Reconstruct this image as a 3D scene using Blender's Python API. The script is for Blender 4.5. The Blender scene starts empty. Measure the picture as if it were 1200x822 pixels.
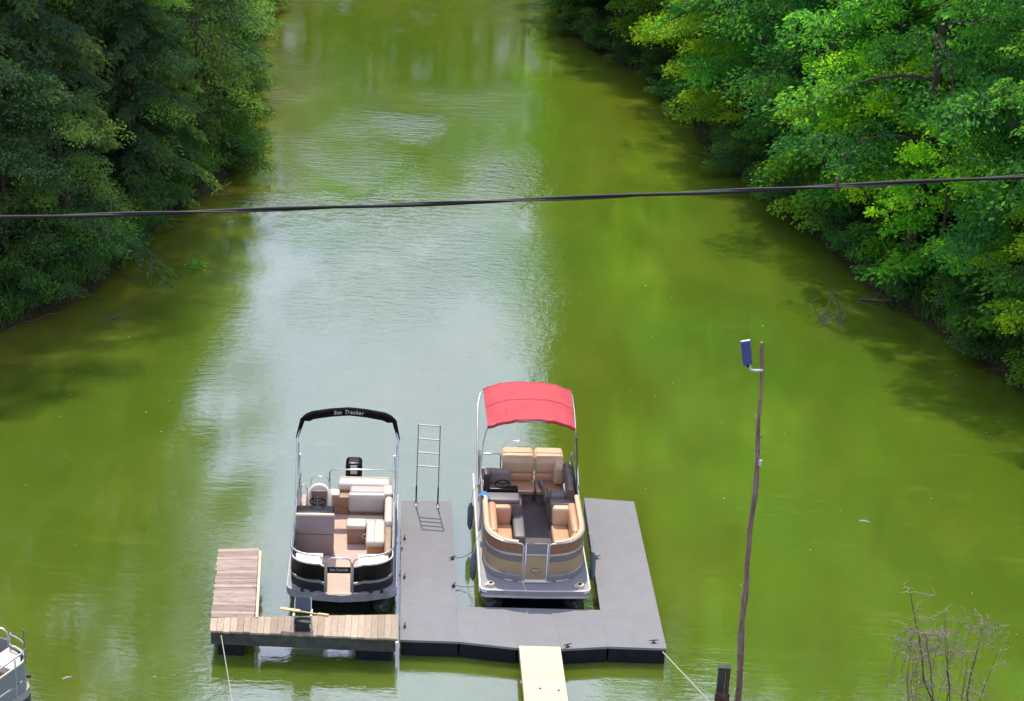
import bpy, bmesh, math, random
import numpy as np
from mathutils import Vector, Matrix
R_ = math.radians
SC = bpy.context.scene
COL = SC.collection
rnd = random.Random(7)

# ------------------------------------------------------------------ camera
cam_d = bpy.data.cameras.new('camera')
cam_d.sensor_width = 36.0
cam_d.lens = 36.0 * 2300 / 1200
cam_d.clip_start = 0.5
cam_d.clip_end = 3000
cam = bpy.data.objects.new('camera', cam_d)
COL.objects.link(cam)
cam.location = (0, 0, 21.0)
cam.rotation_mode = 'QUATERNION'
cam.rotation_quaternion = (Matrix.Rotation(R_(90 - 22.0), 3, 'X') @ Matrix.Rotation(R_(2.7), 3, 'Z')).to_quaternion()
SC.camera = cam

# ------------------------------------------------------------------ light
SUN_EL, SUN_AZ = R_(60.0), R_(-9.8)          # azimuth measured clockwise from +Y
w = bpy.data.worlds.new('World'); SC.world = w; w.use_nodes = True
nt = w.node_tree; nt.nodes.clear()
wo = nt.nodes.new('ShaderNodeOutputWorld'); bg = nt.nodes.new('ShaderNodeBackground')
sky = nt.nodes.new('ShaderNodeTexSky'); sky.sky_type = 'NISHITA'; sky.sun_disc = False
sky.sun_elevation = SUN_EL; sky.sun_rotation = SUN_AZ
sky.air_density = 1.0; sky.dust_density = 2.0; sky.ozone_density = 1.0
bg.inputs['Strength'].default_value = 0.15
# thin bright summer cloud over the whole sky
tc = nt.nodes.new('ShaderNodeTexCoord'); mp = nt.nodes.new('ShaderNodeMapping')
mp.inputs['Scale'].default_value = (1.3, 1.3, 2.6)
cn = nt.nodes.new('ShaderNodeTexNoise'); cn.inputs['Scale'].default_value = 1.6; cn.inputs['Detail'].default_value = 6
cr = nt.nodes.new('ShaderNodeMapRange'); cr.inputs[1].default_value = .30; cr.inputs[2].default_value = .62
cr.inputs[3].default_value = .45; cr.inputs[4].default_value = .85
cm = nt.nodes.new('ShaderNodeMix'); cm.data_type = 'RGBA'
cm.inputs[7].default_value = (8.4, 9.0, 12.6, 1)
nt.links.new(tc.outputs['Generated'], mp.inputs[0]); nt.links.new(mp.outputs[0], cn.inputs['Vector'])
nt.links.new(cn.outputs['Fac'], cr.inputs[0]); nt.links.new(cr.outputs[0], cm.inputs[0])
nt.links.new(sky.outputs[0], cm.inputs[6]); nt.links.new(cm.outputs[2], bg.inputs['Color'])
nt.links.new(bg.outputs[0], wo.inputs['Surface'])

sd = bpy.data.lights.new('sun', 'SUN'); sd.energy = 5.0; sd.angle = R_(0.53); sd.color = (1.0, 0.92, 0.79)
sun = bpy.data.objects.new('sun', sd); COL.objects.link(sun)
sdir = Vector((math.sin(SUN_AZ) * math.cos(SUN_EL), math.cos(SUN_AZ) * math.cos(SUN_EL), math.sin(SUN_EL)))
sun.rotation_euler = sdir.to_track_quat('Z', 'Y').to_euler(); sun.location = sdir * 80

SC.view_settings.view_transform = 'Standard'; SC.view_settings.look = 'None'
SC.view_settings.exposure = 0.0; SC.view_settings.gamma = 1.0
SC.cycles.max_bounces = 8; SC.cycles.transparent_max_bounces = 8; SC.cycles.transmission_bounces = 4

# ------------------------------------------------------------------ materials
def new_mat(name):
    m = bpy.data.materials.new(name); m.use_nodes = True
    n = m.node_tree; n.nodes.clear()
    out = n.nodes.new('ShaderNodeOutputMaterial')
    return m, n, out

def noise_node(n, scale, detail=4, rough=.55, vec=None, stretch=None, coord='Object'):
    t = n.nodes.new('ShaderNodeTexNoise'); t.inputs['Scale'].default_value = scale
    t.inputs['Detail'].default_value = detail; t.inputs['Roughness'].default_value = rough
    c = n.nodes.new('ShaderNodeTexCoord'); src = c.outputs[coord]
    if coord == 'World':
        pass
    if stretch:
        mm = n.nodes.new('ShaderNodeMapping'); mm.inputs['Scale'].default_value = stretch
        n.links.new(src, mm.inputs[0]); src = mm.outputs[0]
    n.links.new(src, t.inputs['Vector'])
    return t

def mat(name, col, rough=.6, metal=0., var=.12, scale=8., bump=0., bscale=60., stretch=None, col2=None, spec=.5, wear=0., weary=(.2, .17, .13), coat=0., rnd_amt=0.):
    """procedural surface: base colour with a drifting second tone, worn patches and fine relief"""
    m, n, out = new_mat(name)
    p = n.nodes.new('ShaderNodeBsdfPrincipled'); n.links.new(p.outputs[0], out.inputs['Surface'])
    c2 = col2 or tuple(max(0, c * (1 - var * 2)) for c in col)
    t = noise_node(n, scale, 5, .6, stretch=stretch)
    r = n.nodes.new('ShaderNodeMapRange'); r.inputs[1].default_value = .3; r.inputs[2].default_value = .7
    n.links.new(t.outputs['Fac'], r.inputs[0])
    mx = n.nodes.new('ShaderNodeMix'); mx.data_type = 'RGBA'
    mx.inputs[6].default_value = (*col, 1); mx.inputs[7].default_value = (*c2, 1)
    n.links.new(r.outputs[0], mx.inputs[0]); last = mx.outputs[2]
    if wear:
        t2 = noise_node(n, scale * 2.7, 6, .7)
        r2 = n.nodes.new('ShaderNodeMapRange'); r2.inputs[1].default_value = .56; r2.inputs[2].default_value = .72
        r2.inputs[4].default_value = wear
        n.links.new(t2.outputs['Fac'], r2.inputs[0])
        m2 = n.nodes.new('ShaderNodeMix'); m2.data_type = 'RGBA'; n.links.new(r2.outputs[0], m2.inputs[0])
        n.links.new(last, m2.inputs[6]); m2.inputs[7].default_value = (*weary, 1); last = m2.outputs[2]
    if rnd_amt:
        oi = n.nodes.new('ShaderNodeObjectInfo'); mr = n.nodes.new('ShaderNodeMapRange')
        mr.inputs[3].default_value = 1 - rnd_amt; mr.inputs[4].default_value = 1 + rnd_amt
        n.links.new(oi.outputs['Random'], mr.inputs[0])
        vm = n.nodes.new('ShaderNodeVectorMath'); vm.operation = 'SCALE'
        n.links.new(last, vm.inputs[0]); n.links.new(mr.outputs[0], vm.inputs['Scale']); last = vm.outputs[0]
    n.links.new(last, p.inputs['Base Color'])
    p.inputs['Roughness'].default_value = rough; p.inputs['Metallic'].default_value = metal
    p.inputs['Specular IOR Level'].default_value = spec; p.inputs['Coat Weight'].default_value = coat
    if bump:
        b = n.nodes.new('ShaderNodeBump'); b.inputs['Strength'].default_value = bump; b.inputs['Distance'].default_value = .02
        t3 = noise_node(n, bscale, 3, .6, stretch=stretch)
        n.links.new(t3.outputs['Fac'], b.inputs['Height']); n.links.new(b.outputs[0], p.inputs['Normal'])
    return m

def leaf_mat(name, dark, lite, trans=.45, tmul=(1.9, 1.9, .7)):
    """leaf: tint attribute runs from the dark to the light leaf tone, each tree a little different"""
    m, n, out = new_mat(name)
    at = n.nodes.new('ShaderNodeAttribute'); at.attribute_name = 'tint'
    mx = n.nodes.new('ShaderNodeMix'); mx.data_type = 'RGBA'
    mx.inputs[6].default_value = (*dark, 1); mx.inputs[7].default_value = (*lite, 1)
    n.links.new(at.outputs['Fac'], mx.inputs[0])
    oi = n.nodes.new('ShaderNodeObjectInfo')
    hs = n.nodes.new('ShaderNodeHueSaturation')
    mr = n.nodes.new('ShaderNodeMapRange'); mr.inputs[3].default_value = .75; mr.inputs[4].default_value = 1.3
    mh = n.nodes.new('ShaderNodeMapRange'); mh.inputs[3].default_value = .485; mh.inputs[4].default_value = .515
    n.links.new(oi.outputs['Random'], mr.inputs[0]); n.links.new(oi.outputs['Random'], mh.inputs[0])
    n.links.new(mr.outputs[0], hs.inputs['Value']); n.links.new(mh.outputs[0], hs.inputs['Hue'])
    n.links.new(mx.outputs[2], hs.inputs['Color'])
    d = n.nodes.new('ShaderNodeBsdfPrincipled'); d.inputs['Roughness'].default_value = .55
    d.inputs['Specular IOR Level'].default_value = .22
    tr = n.nodes.new('ShaderNodeBsdfTranslucent')
    vm = n.nodes.new('ShaderNodeVectorMath'); vm.operation = 'MULTIPLY'; vm.inputs[1].default_value = tmul
    n.links.new(hs.outputs[0], d.inputs['Base Color']); n.links.new(hs.outputs[0], vm.inputs[0]); n.links.new(vm.outputs[0], tr.inputs['Color'])
    ms = n.nodes.new('ShaderNodeMixShader'); ms.inputs[0].default_value = trans
    n.links.new(d.outputs[0], ms.inputs[1]); n.links.new(tr.outputs[0], ms.inputs[2]); n.links.new(ms.outputs[0], out.inputs['Surface'])
    return m

M = {}
M['leaf_broad'] = leaf_mat('broad_leaves', (.034, .16, .060), (.17, .46, .055), .57)
M['leaf_bright'] = leaf_mat('young_leaves', (.07, .24, .035), (.36, .56, .022), .58)
M['leaf_hem'] = leaf_mat('needle_sprays', (.055, .12, .078), (.21, .34, .065), .52)
M['leaf_shrub'] = leaf_mat('shrub_leaves', (.035, .11, .04), (.13, .28, .035), .5)
M['leaf_olive'] = leaf_mat('olive_small_leaves', (.052, .12, .070), (.22, .36, .065), .52)
M['bark'] = mat('bark', (.085, .068, .052), .9, var=.25, scale=5, bump=.6, bscale=25, stretch=(3, 3, .6))
M['twig'] = mat('grey_twig', (.16, .14, .12), .85, var=.2, scale=6)
M['bare'] = mat('bare_twig', (.14, .095, .075), .85, var=.25, scale=9)

# ------------------------------------------------------------------ helpers
def tag(o, label=None, cat=None, group=None, kind=None):
    if label: o['label'] = label
    if cat: o['category'] = cat
    if group: o['group'] = group
    if kind: o['kind'] = kind
    return o

def thing(name, label, cat, loc=(0, 0, 0), rz=0., group=None):
    o = bpy.data.objects.new(name, None); COL.objects.link(o); o.empty_display_size = .2
    o.location = loc; o.rotation_euler = (0, 0, rz)
    return tag(o, label, cat, group)

def link_mesh(name, me, parent=None, loc=None):
    o = bpy.data.objects.new(name, me); COL.objects.link(o)
    if parent: o.parent = parent
    if loc: o.location = loc
    return o

def mesh_np(name, V, F, material, tint=None, smooth=False):
    """V (n,3) float, F (m,k) int array of same-size polygons"""
    me = bpy.data.meshes.new(name)
    V = np.asarray(V, dtype=np.float32); F = np.asarray(F, dtype=np.int32)
    k = F.shape[1]
    me.vertices.add(len(V)); me.vertices.foreach_set('co', V.ravel())
    me.loops.add(F.size); me.loops.foreach_set('vertex_index', F.ravel())
    me.polygons.add(len(F)); me.polygons.foreach_set('loop_start', np.arange(0, F.size, k, dtype=np.int32))
    me.polygons.foreach_set('use_smooth', np.full(len(F), smooth, dtype=bool))
    if tint is not None:
        a = me.attributes.new('tint', 'FLOAT', 'POINT'); a.data.foreach_set('value', np.asarray(tint, dtype=np.float32))
    me.update(calc_edges=True)
    if material: me.materials.append(material)
    return me

def rotz(p, a):
    c, s = math.cos(a), math.sin(a)
    return (p[0] * c - p[1] * s, p[0] * s + p[1] * c)

class MB:
    """collects boxes, tubes, prisms and rounded boxes into ONE mesh"""
    def __init__(s): s.v = []; s.f = []; s.sm = []
    def add(s, V, F, smooth=False):
        b = len(s.v); s.v += [tuple(p) for p in V]; s.f += [tuple(i + b for i in f) for f in F]; s.sm += [smooth] * len(F); return s
    def box(s, x0, x1, y0, y1, z0, z1, M4=None):
        V = [Vector(p) for p in ((x0, y0, z0), (x1, y0, z0), (x1, y1, z0), (x0, y1, z0), (x0, y0, z1), (x1, y0, z1), (x1, y1, z1), (x0, y1, z1))]
        if M4: V = [M4 @ p for p in V]
        return s.add(V, [(0, 3, 2, 1), (4, 5, 6, 7), (0, 1, 5, 4), (1, 2, 6, 5), (2, 3, 7, 6), (3, 0, 4, 7)])
    def rbox(s, x0, x1, y0, y1, z0, z1, r=.04, seg=3, M4=None, puff=0.):
        bm = bmesh.new(); bmesh.ops.create_cube(bm, size=1)
        sx, sy, sz = x1 - x0, y1 - y0, z1 - z0
        for v in bm.verts: v.co = Vector((v.co.x * sx, v.co.y * sy, v.co.z * sz))
        r = min(r, sx * .49, sy * .49, sz * .49)
        bmesh.ops.bevel(bm, geom=bm.edges[:], offset=r, segments=seg, profile=.5, affect='EDGES')
        c = Vector(((x0 + x1) / 2, (y0 + y1) / 2, (z0 + z1) / 2))
        V = []
        for v in bm.verts:
            p = v.co + c
            V.append(M4 @ p if M4 else p)
        bm.verts.index_update()
        F = [[v.index for v in f.verts] for f in bm.faces]; bm.free()
        return s.add(V, F, True)
    def tube(s, pts, r, n=8, closed=False, cap=True, r2=None):
        pts = [Vector(p) for p in pts]; N = len(pts); rings = []
        up = None
        for i, p in enumerate(pts):
            if closed: t = pts[(i + 1) % N] - pts[i - 1]
            else: t = pts[min(i + 1, N - 1)] - pts[max(i - 1, 0)]
            if t.length < 1e-9: t = Vector((0, 0, 1))
            t.normalize()
            if up is None:
                up = Vector((0, 0, 1)) if abs(t.z) < .9 else Vector((1, 0, 0))
            a = up - t * up.dot(t)
            if a.length < 1e-4: a = t.orthogonal()
            a.normalize(); up = a; b = t.cross(a)
            rr = r[i] if isinstance(r, (list, tuple)) else r
            rb = rr if r2 is None else (r2[i] if isinstance(r2, (list, tuple)) else r2)
            rings.append([p + a * math.cos(2 * math.pi * k / n) * rb + b * math.sin(2 * math.pi * k / n) * rr for k in range(n)])
        V = [q for g in rings for q in g]; F = []
        for i in range(N if closed else N - 1):
            j = (i + 1) % N
            for k in range(n):
                k2 = (k + 1) % n; F.append((i * n + k, i * n + k2, j * n + k2, j * n + k))
        s.add(V, F, True)
        if cap and not closed:
            s.add(rings[0], [tuple(range(n))[::-1]]); s.add(rings[-1], [tuple(range(n))])
        return s
    def prism(s, poly, z0, z1, M4=None):
        n = len(poly); V = [Vector((p[0], p[1], z0)) for p in poly] + [Vector((p[0], p[1], z1)) for p in poly]
        if M4: V = [M4 @ p for p in V]
        F = [tuple(range(n))[::-1], tuple(range(n, 2 * n))] + [(i, (i + 1) % n, n + (i + 1) % n, n + i) for i in range(n)]
        return s.add(V, F)
    def strip(s, path, z0, z1, t=.02):
        """a thin upright band of thickness t that follows a plan path, inward offset to its left"""
        pts = [Vector((p[0], p[1], 0)) for p in path]; N = len(pts); off = []
        for i in range(N):
            d = pts[min(i + 1, N - 1)] - pts[max(i - 1, 0)]; d.normalize(); off.append(pts[i] + Vector((-d.y, d.x, 0)) * t)
        V = []
        for i in range(N):
            for q, z in ((pts[i], z0), (off[i], z0), (off[i], z1), (pts[i], z1)): V.append((q.x, q.y, z))
        F = []
        for i in range(N - 1):
            for k in range(4):
                k2 = (k + 1) % 4; F.append((i * 4 + k, (i + 1) * 4 + k, (i + 1) * 4 + k2, i * 4 + k2))
        F.append((0, 1, 2, 3)); b = (N - 1) * 4; F.append((b + 3, b + 2, b + 1, b))
        return s.add(V, F)
    def mesh(s, name, material):
        me = bpy.data.meshes.new(name); me.from_pydata([tuple(p) for p in s.v], [], s.f)
        me.polygons.foreach_set('use_smooth', s.sm); me.update()
        bm = bmesh.new(); bm.from_mesh(me); bmesh.ops.recalc_face_normals(bm, faces=bm.faces[:]); bm.to_mesh(me); bm.free()
        me.polygons.foreach_set('use_smooth', s.sm)
        if material: me.materials.append(material)
        return me
    def build(s, name, material, parent=None, label=None):
        o = link_mesh(name, s.mesh(name, material), parent)
        if label: o['label'] = label
        return o

def arc(cx, cy, r, a0, a1, n=6, ry=None):
    ry = r if ry is None else ry
    return [(cx + r * math.cos(R_(a0 + (a1 - a0) * i / n)), cy + ry * math.sin(R_(a0 + (a1 - a0) * i / n))) for i in range(n + 1)]

def frame_tf(o, d, upv=Vector((0, 0, 1))):
    """matrix with local X along d, local Z near up, origin o"""
    x = Vector(d).normalized(); y = upv.cross(x)
    if y.length < 1e-5: y = Vector((0, 1, 0))
    y.normalize(); z = x.cross(y)
    return Matrix(((x.x, y.x, z.x, o[0]), (x.y, y.y, z.y, o[1]), (x.z, y.z, z.z, o[2]), (0, 0, 0, 1)))

# ------------------------------------------------------------------ terrain
RS = np.array([(-60, 75), (10, 50), (22, 34), (30, 25), (38, 19.5), (44, 16.9), (50.3, 14.6), (54, 13.1), (58.4, 11.4), (64.7, 9.9), (72, 7.6), (79.3, 6.5),
               (85, 5.3), (91, 2.4), (100, 1.3), (115, 2.6), (135, 4), (165, 8), (300, 30)], float)
LS = np.array([(-60, -75), (10, -44), (22, -31), (30, -25), (38, -19.6), (45, -16.6), (50.9, -14.8), (55, -12.7), (63, -11.6), (67.6, -10.4), (73.8, -11),
               (85, -12.2), (97, -13.6), (110, -15), (130, -18), (165, -24), (300, -60)], float)
NS = np.array([(-80, 22), (-10, 26.5), (-4, 28.2), (0, 30.2), (3, 31.3), (12, 31.6), (18, 31), (26, 28), (60, 20)], float)
def shore_d(x, y):
    """distance inland (positive) from the nearest bank"""
    k = .8
    dR = (x - np.interp(y, RS[:, 0], RS[:, 1])) * k
    dL = (np.interp(y, LS[:, 0], LS[:, 1]) - x) * k
    dN = np.interp(x, NS[:, 0], NS[:, 1]) - y
    dF = y - (127 + 4 * np.sin(x * .06))
    return np.maximum(np.maximum(dR, dL), np.maximum(dN, dF)), dN
def ground_h(x, y):
    d, dN = shore_d(np.asarray(x, float), np.asarray(y, float))
    wob = .5 * np.sin(x * .9 + y * .37) + .35 * np.sin(x * .33 - y * .71 + 2)
    dd = np.maximum(d + wob * .5, d * .3)
    up = np.where(dd < 1.2, .55 * dd, .66 + (dd - 1.2) * .62)
    up = 24 * (1 - np.exp(-up / 24)) + np.clip(d - 30, 0, 400) * .05
    z = np.where(d > 0, up + .12 * wob * np.clip(d, 0, 3) / 3, np.maximum(d * .45, -2.5))
    near = (dN >= d - .01) & (d > 0)
    zn = np.where(d < 1, .35 * d, .35 + (d - 1) * .40)
    return np.where(near, np.minimum(zn, 13.5), z)
def gh(x, y): return float(ground_h(np.array([x]), np.array([y]))[0])

def axis(a, b, c, d, fine, coarse):
    return np.concatenate([np.linspace(a, b, coarse, endpoint=False), np.linspace(b, c, fine, endpoint=False), np.linspace(c, d, coarse)])
gx = axis(-900, -40, 45, 900, 170, 24); gy = axis(-500, 18, 118, 1500, 190, 30)
GX, GY = np.meshgrid(gx, gy); GZ = ground_h(GX, GY)
V = np.stack([GX.ravel(), GY.ravel(), GZ.ravel()], 1); nx, ny = len(gx), len(gy)
ii = (np.arange(ny - 1)[:, None] * nx + np.arange(nx - 1)[None, :]).ravel()
F = np.stack([ii, ii + 1, ii + nx + 1, ii + nx], 1)
m, n, out = new_mat('bank_soil')
p = n.nodes.new('ShaderNodeBsdfPrincipled'); p.inputs['Roughness'].default_value = .95; p.inputs['Specular IOR Level'].default_value = .2
t1 = noise_node(n, .55, 6, .65); t2 = noise_node(n, 7, 5, .7)
r1 = n.nodes.new('ShaderNodeValToRGB'); e = r1.color_ramp.elements
e[0].position = .35; e[0].color = (.045, .035, .02, 1); e[1].position = .7; e[1].color = (.05, .07, .02, 1)
r2 = n.nodes.new('ShaderNodeValToRGB'); e = r2.color_ramp.elements
e[0].position = .35; e[0].color = (.45, .42, .4, 1); e[1].position = .68; e[1].color = (1.5, 1.35, 1.2, 1)
mm = n.nodes.new('ShaderNodeVectorMath'); mm.operation = 'MULTIPLY'
n.links.new(t1.outputs['Fac'], r1.inputs[0]); n.links.new(t2.outputs['Fac'], r2.inputs[0])
n.links.new(r1.outputs[0], mm.inputs[0]); n.links.new(r2.outputs[0], mm.inputs[1]); n.links.new(mm.outputs[0], p.inputs['Base Color'])
b = n.nodes.new('ShaderNodeBump'); b.inputs['Strength'].default_value = .9; b.inputs['Distance'].default_value = .12
n.links.new(t2.outputs['Fac'], b.inputs['Height']); n.links.new(b.outputs[0], p.inputs['Normal']); n.links.new(p.outputs[0], out.inputs['Surface'])
g = link_mesh('ground', mesh_np('ground', V, F, m, smooth=True)); tag(g, 'steep brown earth banks and wooded hillsides round the cove', kind='structure')

# ------------------------------------------------------------------ water
WATER_IOR = 3.7
m, n, out = new_mat('algae_water')
geo = n.nodes.new('ShaderNodeNewGeometry')
def wnoise(scale, stretch, detail=3, rough=.5, off=(0, 0, 0), rot=0.):
    mp = n.nodes.new('ShaderNodeMapping'); mp.inputs['Scale'].default_value = stretch; mp.inputs['Location'].default_value = off
    mp.inputs['Rotation'].default_value = (0, 0, rot)
    n.links.new(geo.outputs['Position'], mp.inputs[0])
    t = n.nodes.new('ShaderNodeTexNoise'); t.inputs['Scale'].default_value = scale; t.inputs['Detail'].default_value = detail
    t.inputs['Roughness'].default_value = rough; n.links.new(mp.outputs[0], t.inputs['Vector']); return t
def maprange(src, a, b_, c, d, smooth=False):
    r = n.nodes.new('ShaderNodeMapRange'); r.inputs[1].default_value = a; r.inputs[2].default_value = b_; r.inputs[3].default_value = c; r.inputs[4].default_value = d
    if smooth: r.interpolation_type = 'SMOOTHSTEP'
    n.links.new(src, r.inputs[0]); return r.outputs[0]
def math_n(op, a, b_=None):
    q = n.nodes.new('ShaderNodeMath'); q.operation = op
    for i, v in enumerate((a, b_)):
        if v is None: continue
        if isinstance(v, (int, float)): q.inputs[i].default_value = v
        else: n.links.new(v, q.inputs[i])
    return q.outputs[0]
def mixc(f, a, b_):
    q = n.nodes.new('ShaderNodeMix'); q.data_type = 'RGBA'
    if isinstance(f, (int, float)): q.inputs[0].default_value = f
    else: n.links.new(f, q.inputs[0])
    for i, v in ((6, a), (7, b_)):
        if isinstance(v, tuple): q.inputs[i].default_value = (*v, 1)
        else: n.links.new(v, q.inputs[i])
    return q.outputs[2]
big = wnoise(.06, (1, .6, 1), 3); mid = wnoise(.35, (1, .45, 1), 5, .6, (4, 9, 0))
colr = mixc(maprange(big.outputs['Fac'], .35, .65, 0, 1), (.068, .128, .010), (.108, .144, .011))
colr = mixc(maprange(mid.outputs['Fac'], .48, .72, 0, .45), colr, (.15, .19, .02))
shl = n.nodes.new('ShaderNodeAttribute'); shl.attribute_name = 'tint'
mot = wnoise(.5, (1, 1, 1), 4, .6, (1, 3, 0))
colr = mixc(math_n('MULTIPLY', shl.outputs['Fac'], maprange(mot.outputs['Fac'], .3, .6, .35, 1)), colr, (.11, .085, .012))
thr = wnoise(.9, (.4, 1.5, 1), 9, .72, (2, 5, 0), R_(20))
thm = wnoise(.12, (1, 1, 1), 2, .5, (9, 2, 0))
colr = mixc(math_n('MULTIPLY', maprange(thr.outputs['Fac'], .56, .68, 0, .38), maprange(thm.outputs['Fac'], .4, .6, .15, 1)), colr, (.19, .22, .05))
specks = wnoise(3.2, (1, 1, 1), 2, .5, (7, 7, 0))
colr = mixc(maprange(specks.outputs['Fac'], .78, .80, 0, .5), colr, (.35, .38, .15))
# ripples: long low swell, finer chop, and gust patches where both are stronger
sepy = n.nodes.new('ShaderNodeSeparateXYZ'); n.links.new(geo.outputs['Position'], sepy.inputs[0])
gust = wnoise(.085, (1, .55, 1), 3, .6, (3.3, 1.7, 0))
gm = maprange(gust.outputs['Fac'], .46, .66, 0, 1, True)
rip = wnoise(2.4, (.5, 1.6, 1), 4, .6, (0, 0, 0), R_(7)); chop = wnoise(6.5, (.8, 1.5, 1), 3, .6, (5, 2, 0), R_(-12))
def patch(cx, cy, rx, ry, amp):
    mp = n.nodes.new('ShaderNodeMapping'); mp.vector_type = 'TEXTURE'; mp.inputs['Location'].default_value = (cx, cy, 0); mp.inputs['Scale'].default_value = (rx, ry, 1)
    n.links.new(geo.outputs['Position'], mp.inputs[0]); ln = n.nodes.new('ShaderNodeVectorMath'); ln.operation = 'LENGTH'; n.links.new(mp.outputs[0], ln.inputs[0])
    return maprange(math_n('ADD', ln.outputs['Value'], math_n('MULTIPLY', mid.outputs['Fac'], 2.6)), 1.25, 2.3, amp, 0, True)
ruf = math_n('ADD', patch(-7.5, 104, 9, 10.5, .10), math_n('ADD', patch(-4.6, 75.6, 2.6, 3., .045), math_n('ADD', patch(-.7, 68.5, 2.4, 4.5, .05), math_n('ADD', patch(-3.5, 57, 7, 12, .016), patch(-7.2, 64.5, 4.5, 2.6, .06)))))
r3 = wnoise(3.2, (.55, 1.25, 1), 4, .65, (2, 8, 0), R_(10))
hr = math_n('MULTIPLY', ruf, r3.outputs['Fac'])
h = math_n('ADD', hr, 0.0)
h = math_n('ADD', h, math_n('ADD', math_n('MULTIPLY', rip.outputs['Fac'], math_n('ADD', .0032, math_n('MULTIPLY', gm, .016))), math_n('MULTIPLY', chop.outputs['Fac'], math_n('ADD', .0010, math_n('MULTIPLY', gm, .0075)))))
b = n.nodes.new('ShaderNodeBump'); b.inputs['Strength'].default_value = 1.; b.inputs['Distance'].default_value = 1.; n.links.new(h, b.inputs['Height'])
df = n.nodes.new('ShaderNodeSubsurfaceScattering'); df.falloff = 'BURLEY'; df.inputs['Scale'].default_value = 1.0; df.inputs['Radius'].default_value = (.5, .6, .35); n.links.new(colr, df.inputs['Color'])   # murky water: light spreads inside it
gl = n.nodes.new('ShaderNodeBsdfGlossy'); gl.inputs['Roughness'].default_value = .018; gl.inputs['Color'].default_value = (.94, .955, 1, 1)
fr = n.nodes.new('ShaderNodeFresnel'); fr.inputs['IOR'].default_value = WATER_IOR
n.links.new(b.outputs[0], gl.inputs['Normal']); n.links.new(b.outputs[0], fr.inputs['Normal'])
ms = n.nodes.new('ShaderNodeMixShader'); n.links.new(fr.outputs[0], ms.inputs[0]); n.links.new(df.outputs[0], ms.inputs[1]); n.links.new(gl.outputs[0], ms.inputs[2])
n.links.new(ms.outputs[0], out.inputs['Surface'])
wx = np.linspace(-80, 90, 171); wy = np.linspace(5, 190, 186)
WX, WY = np.meshgrid(wx, wy); D_, _ = shore_d(WX, WY)
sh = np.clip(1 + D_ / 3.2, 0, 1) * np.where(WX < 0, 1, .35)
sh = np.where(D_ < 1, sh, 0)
V = np.stack([WX.ravel(), WY.ravel(), np.zeros(WX.size)], 1)
ii = (np.arange(len(wy) - 1)[:, None] * len(wx) + np.arange(len(wx) - 1)[None, :]).ravel()
F = np.stack([ii, ii + 1, ii + len(wx) + 1, ii + len(wx)], 1)
water = link_mesh('water', mesh_np('water', V, F, m, tint=sh.ravel(), smooth=True)); tag(water, 'green algae-tinted lake water with sky reflected down the middle', kind='structure')
# ------------------------------------------------------------------ trees
def leaves(C, D, N, L, W, tint, fold=.0):
    """rhombus leaves: centre C, long axis D, normal N, lengths L, widths W"""
    D = D / np.linalg.norm(D, axis=1, keepdims=True)
    S = np.cross(N, D); S /= (np.linalg.norm(S, axis=1, keepdims=True) + 1e-9)
    Nn = np.cross(D, S)
    L = L[:, None]; W = W[:, None]
    a = C - D * L * .5; c = C + D * L * .5 - Nn * L * .12
    b = C + S * W * .5 + D * L * .04; d = C - S * W * .5 + D * L * .04
    V = np.stack([a, b, c, d], 1).reshape(-1, 3)
    F = np.arange(len(V)).reshape(-1, 4)
    return V, F, np.repeat(tint, 4)

def limb_path(rg, z, az, length, rise, droop, n=6, x0=0, y0=0):
    pts = []
    for i in range(n + 1):
        t = i / n
        r = length * t
        zz = z + rise * length * t - droop * length * t * t
        a = az + .25 * math.sin(t * 3 + az * 3)
        pts.append((x0 + r * math.cos(a), y0 + r * math.sin(a), zz))
    return pts

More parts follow.
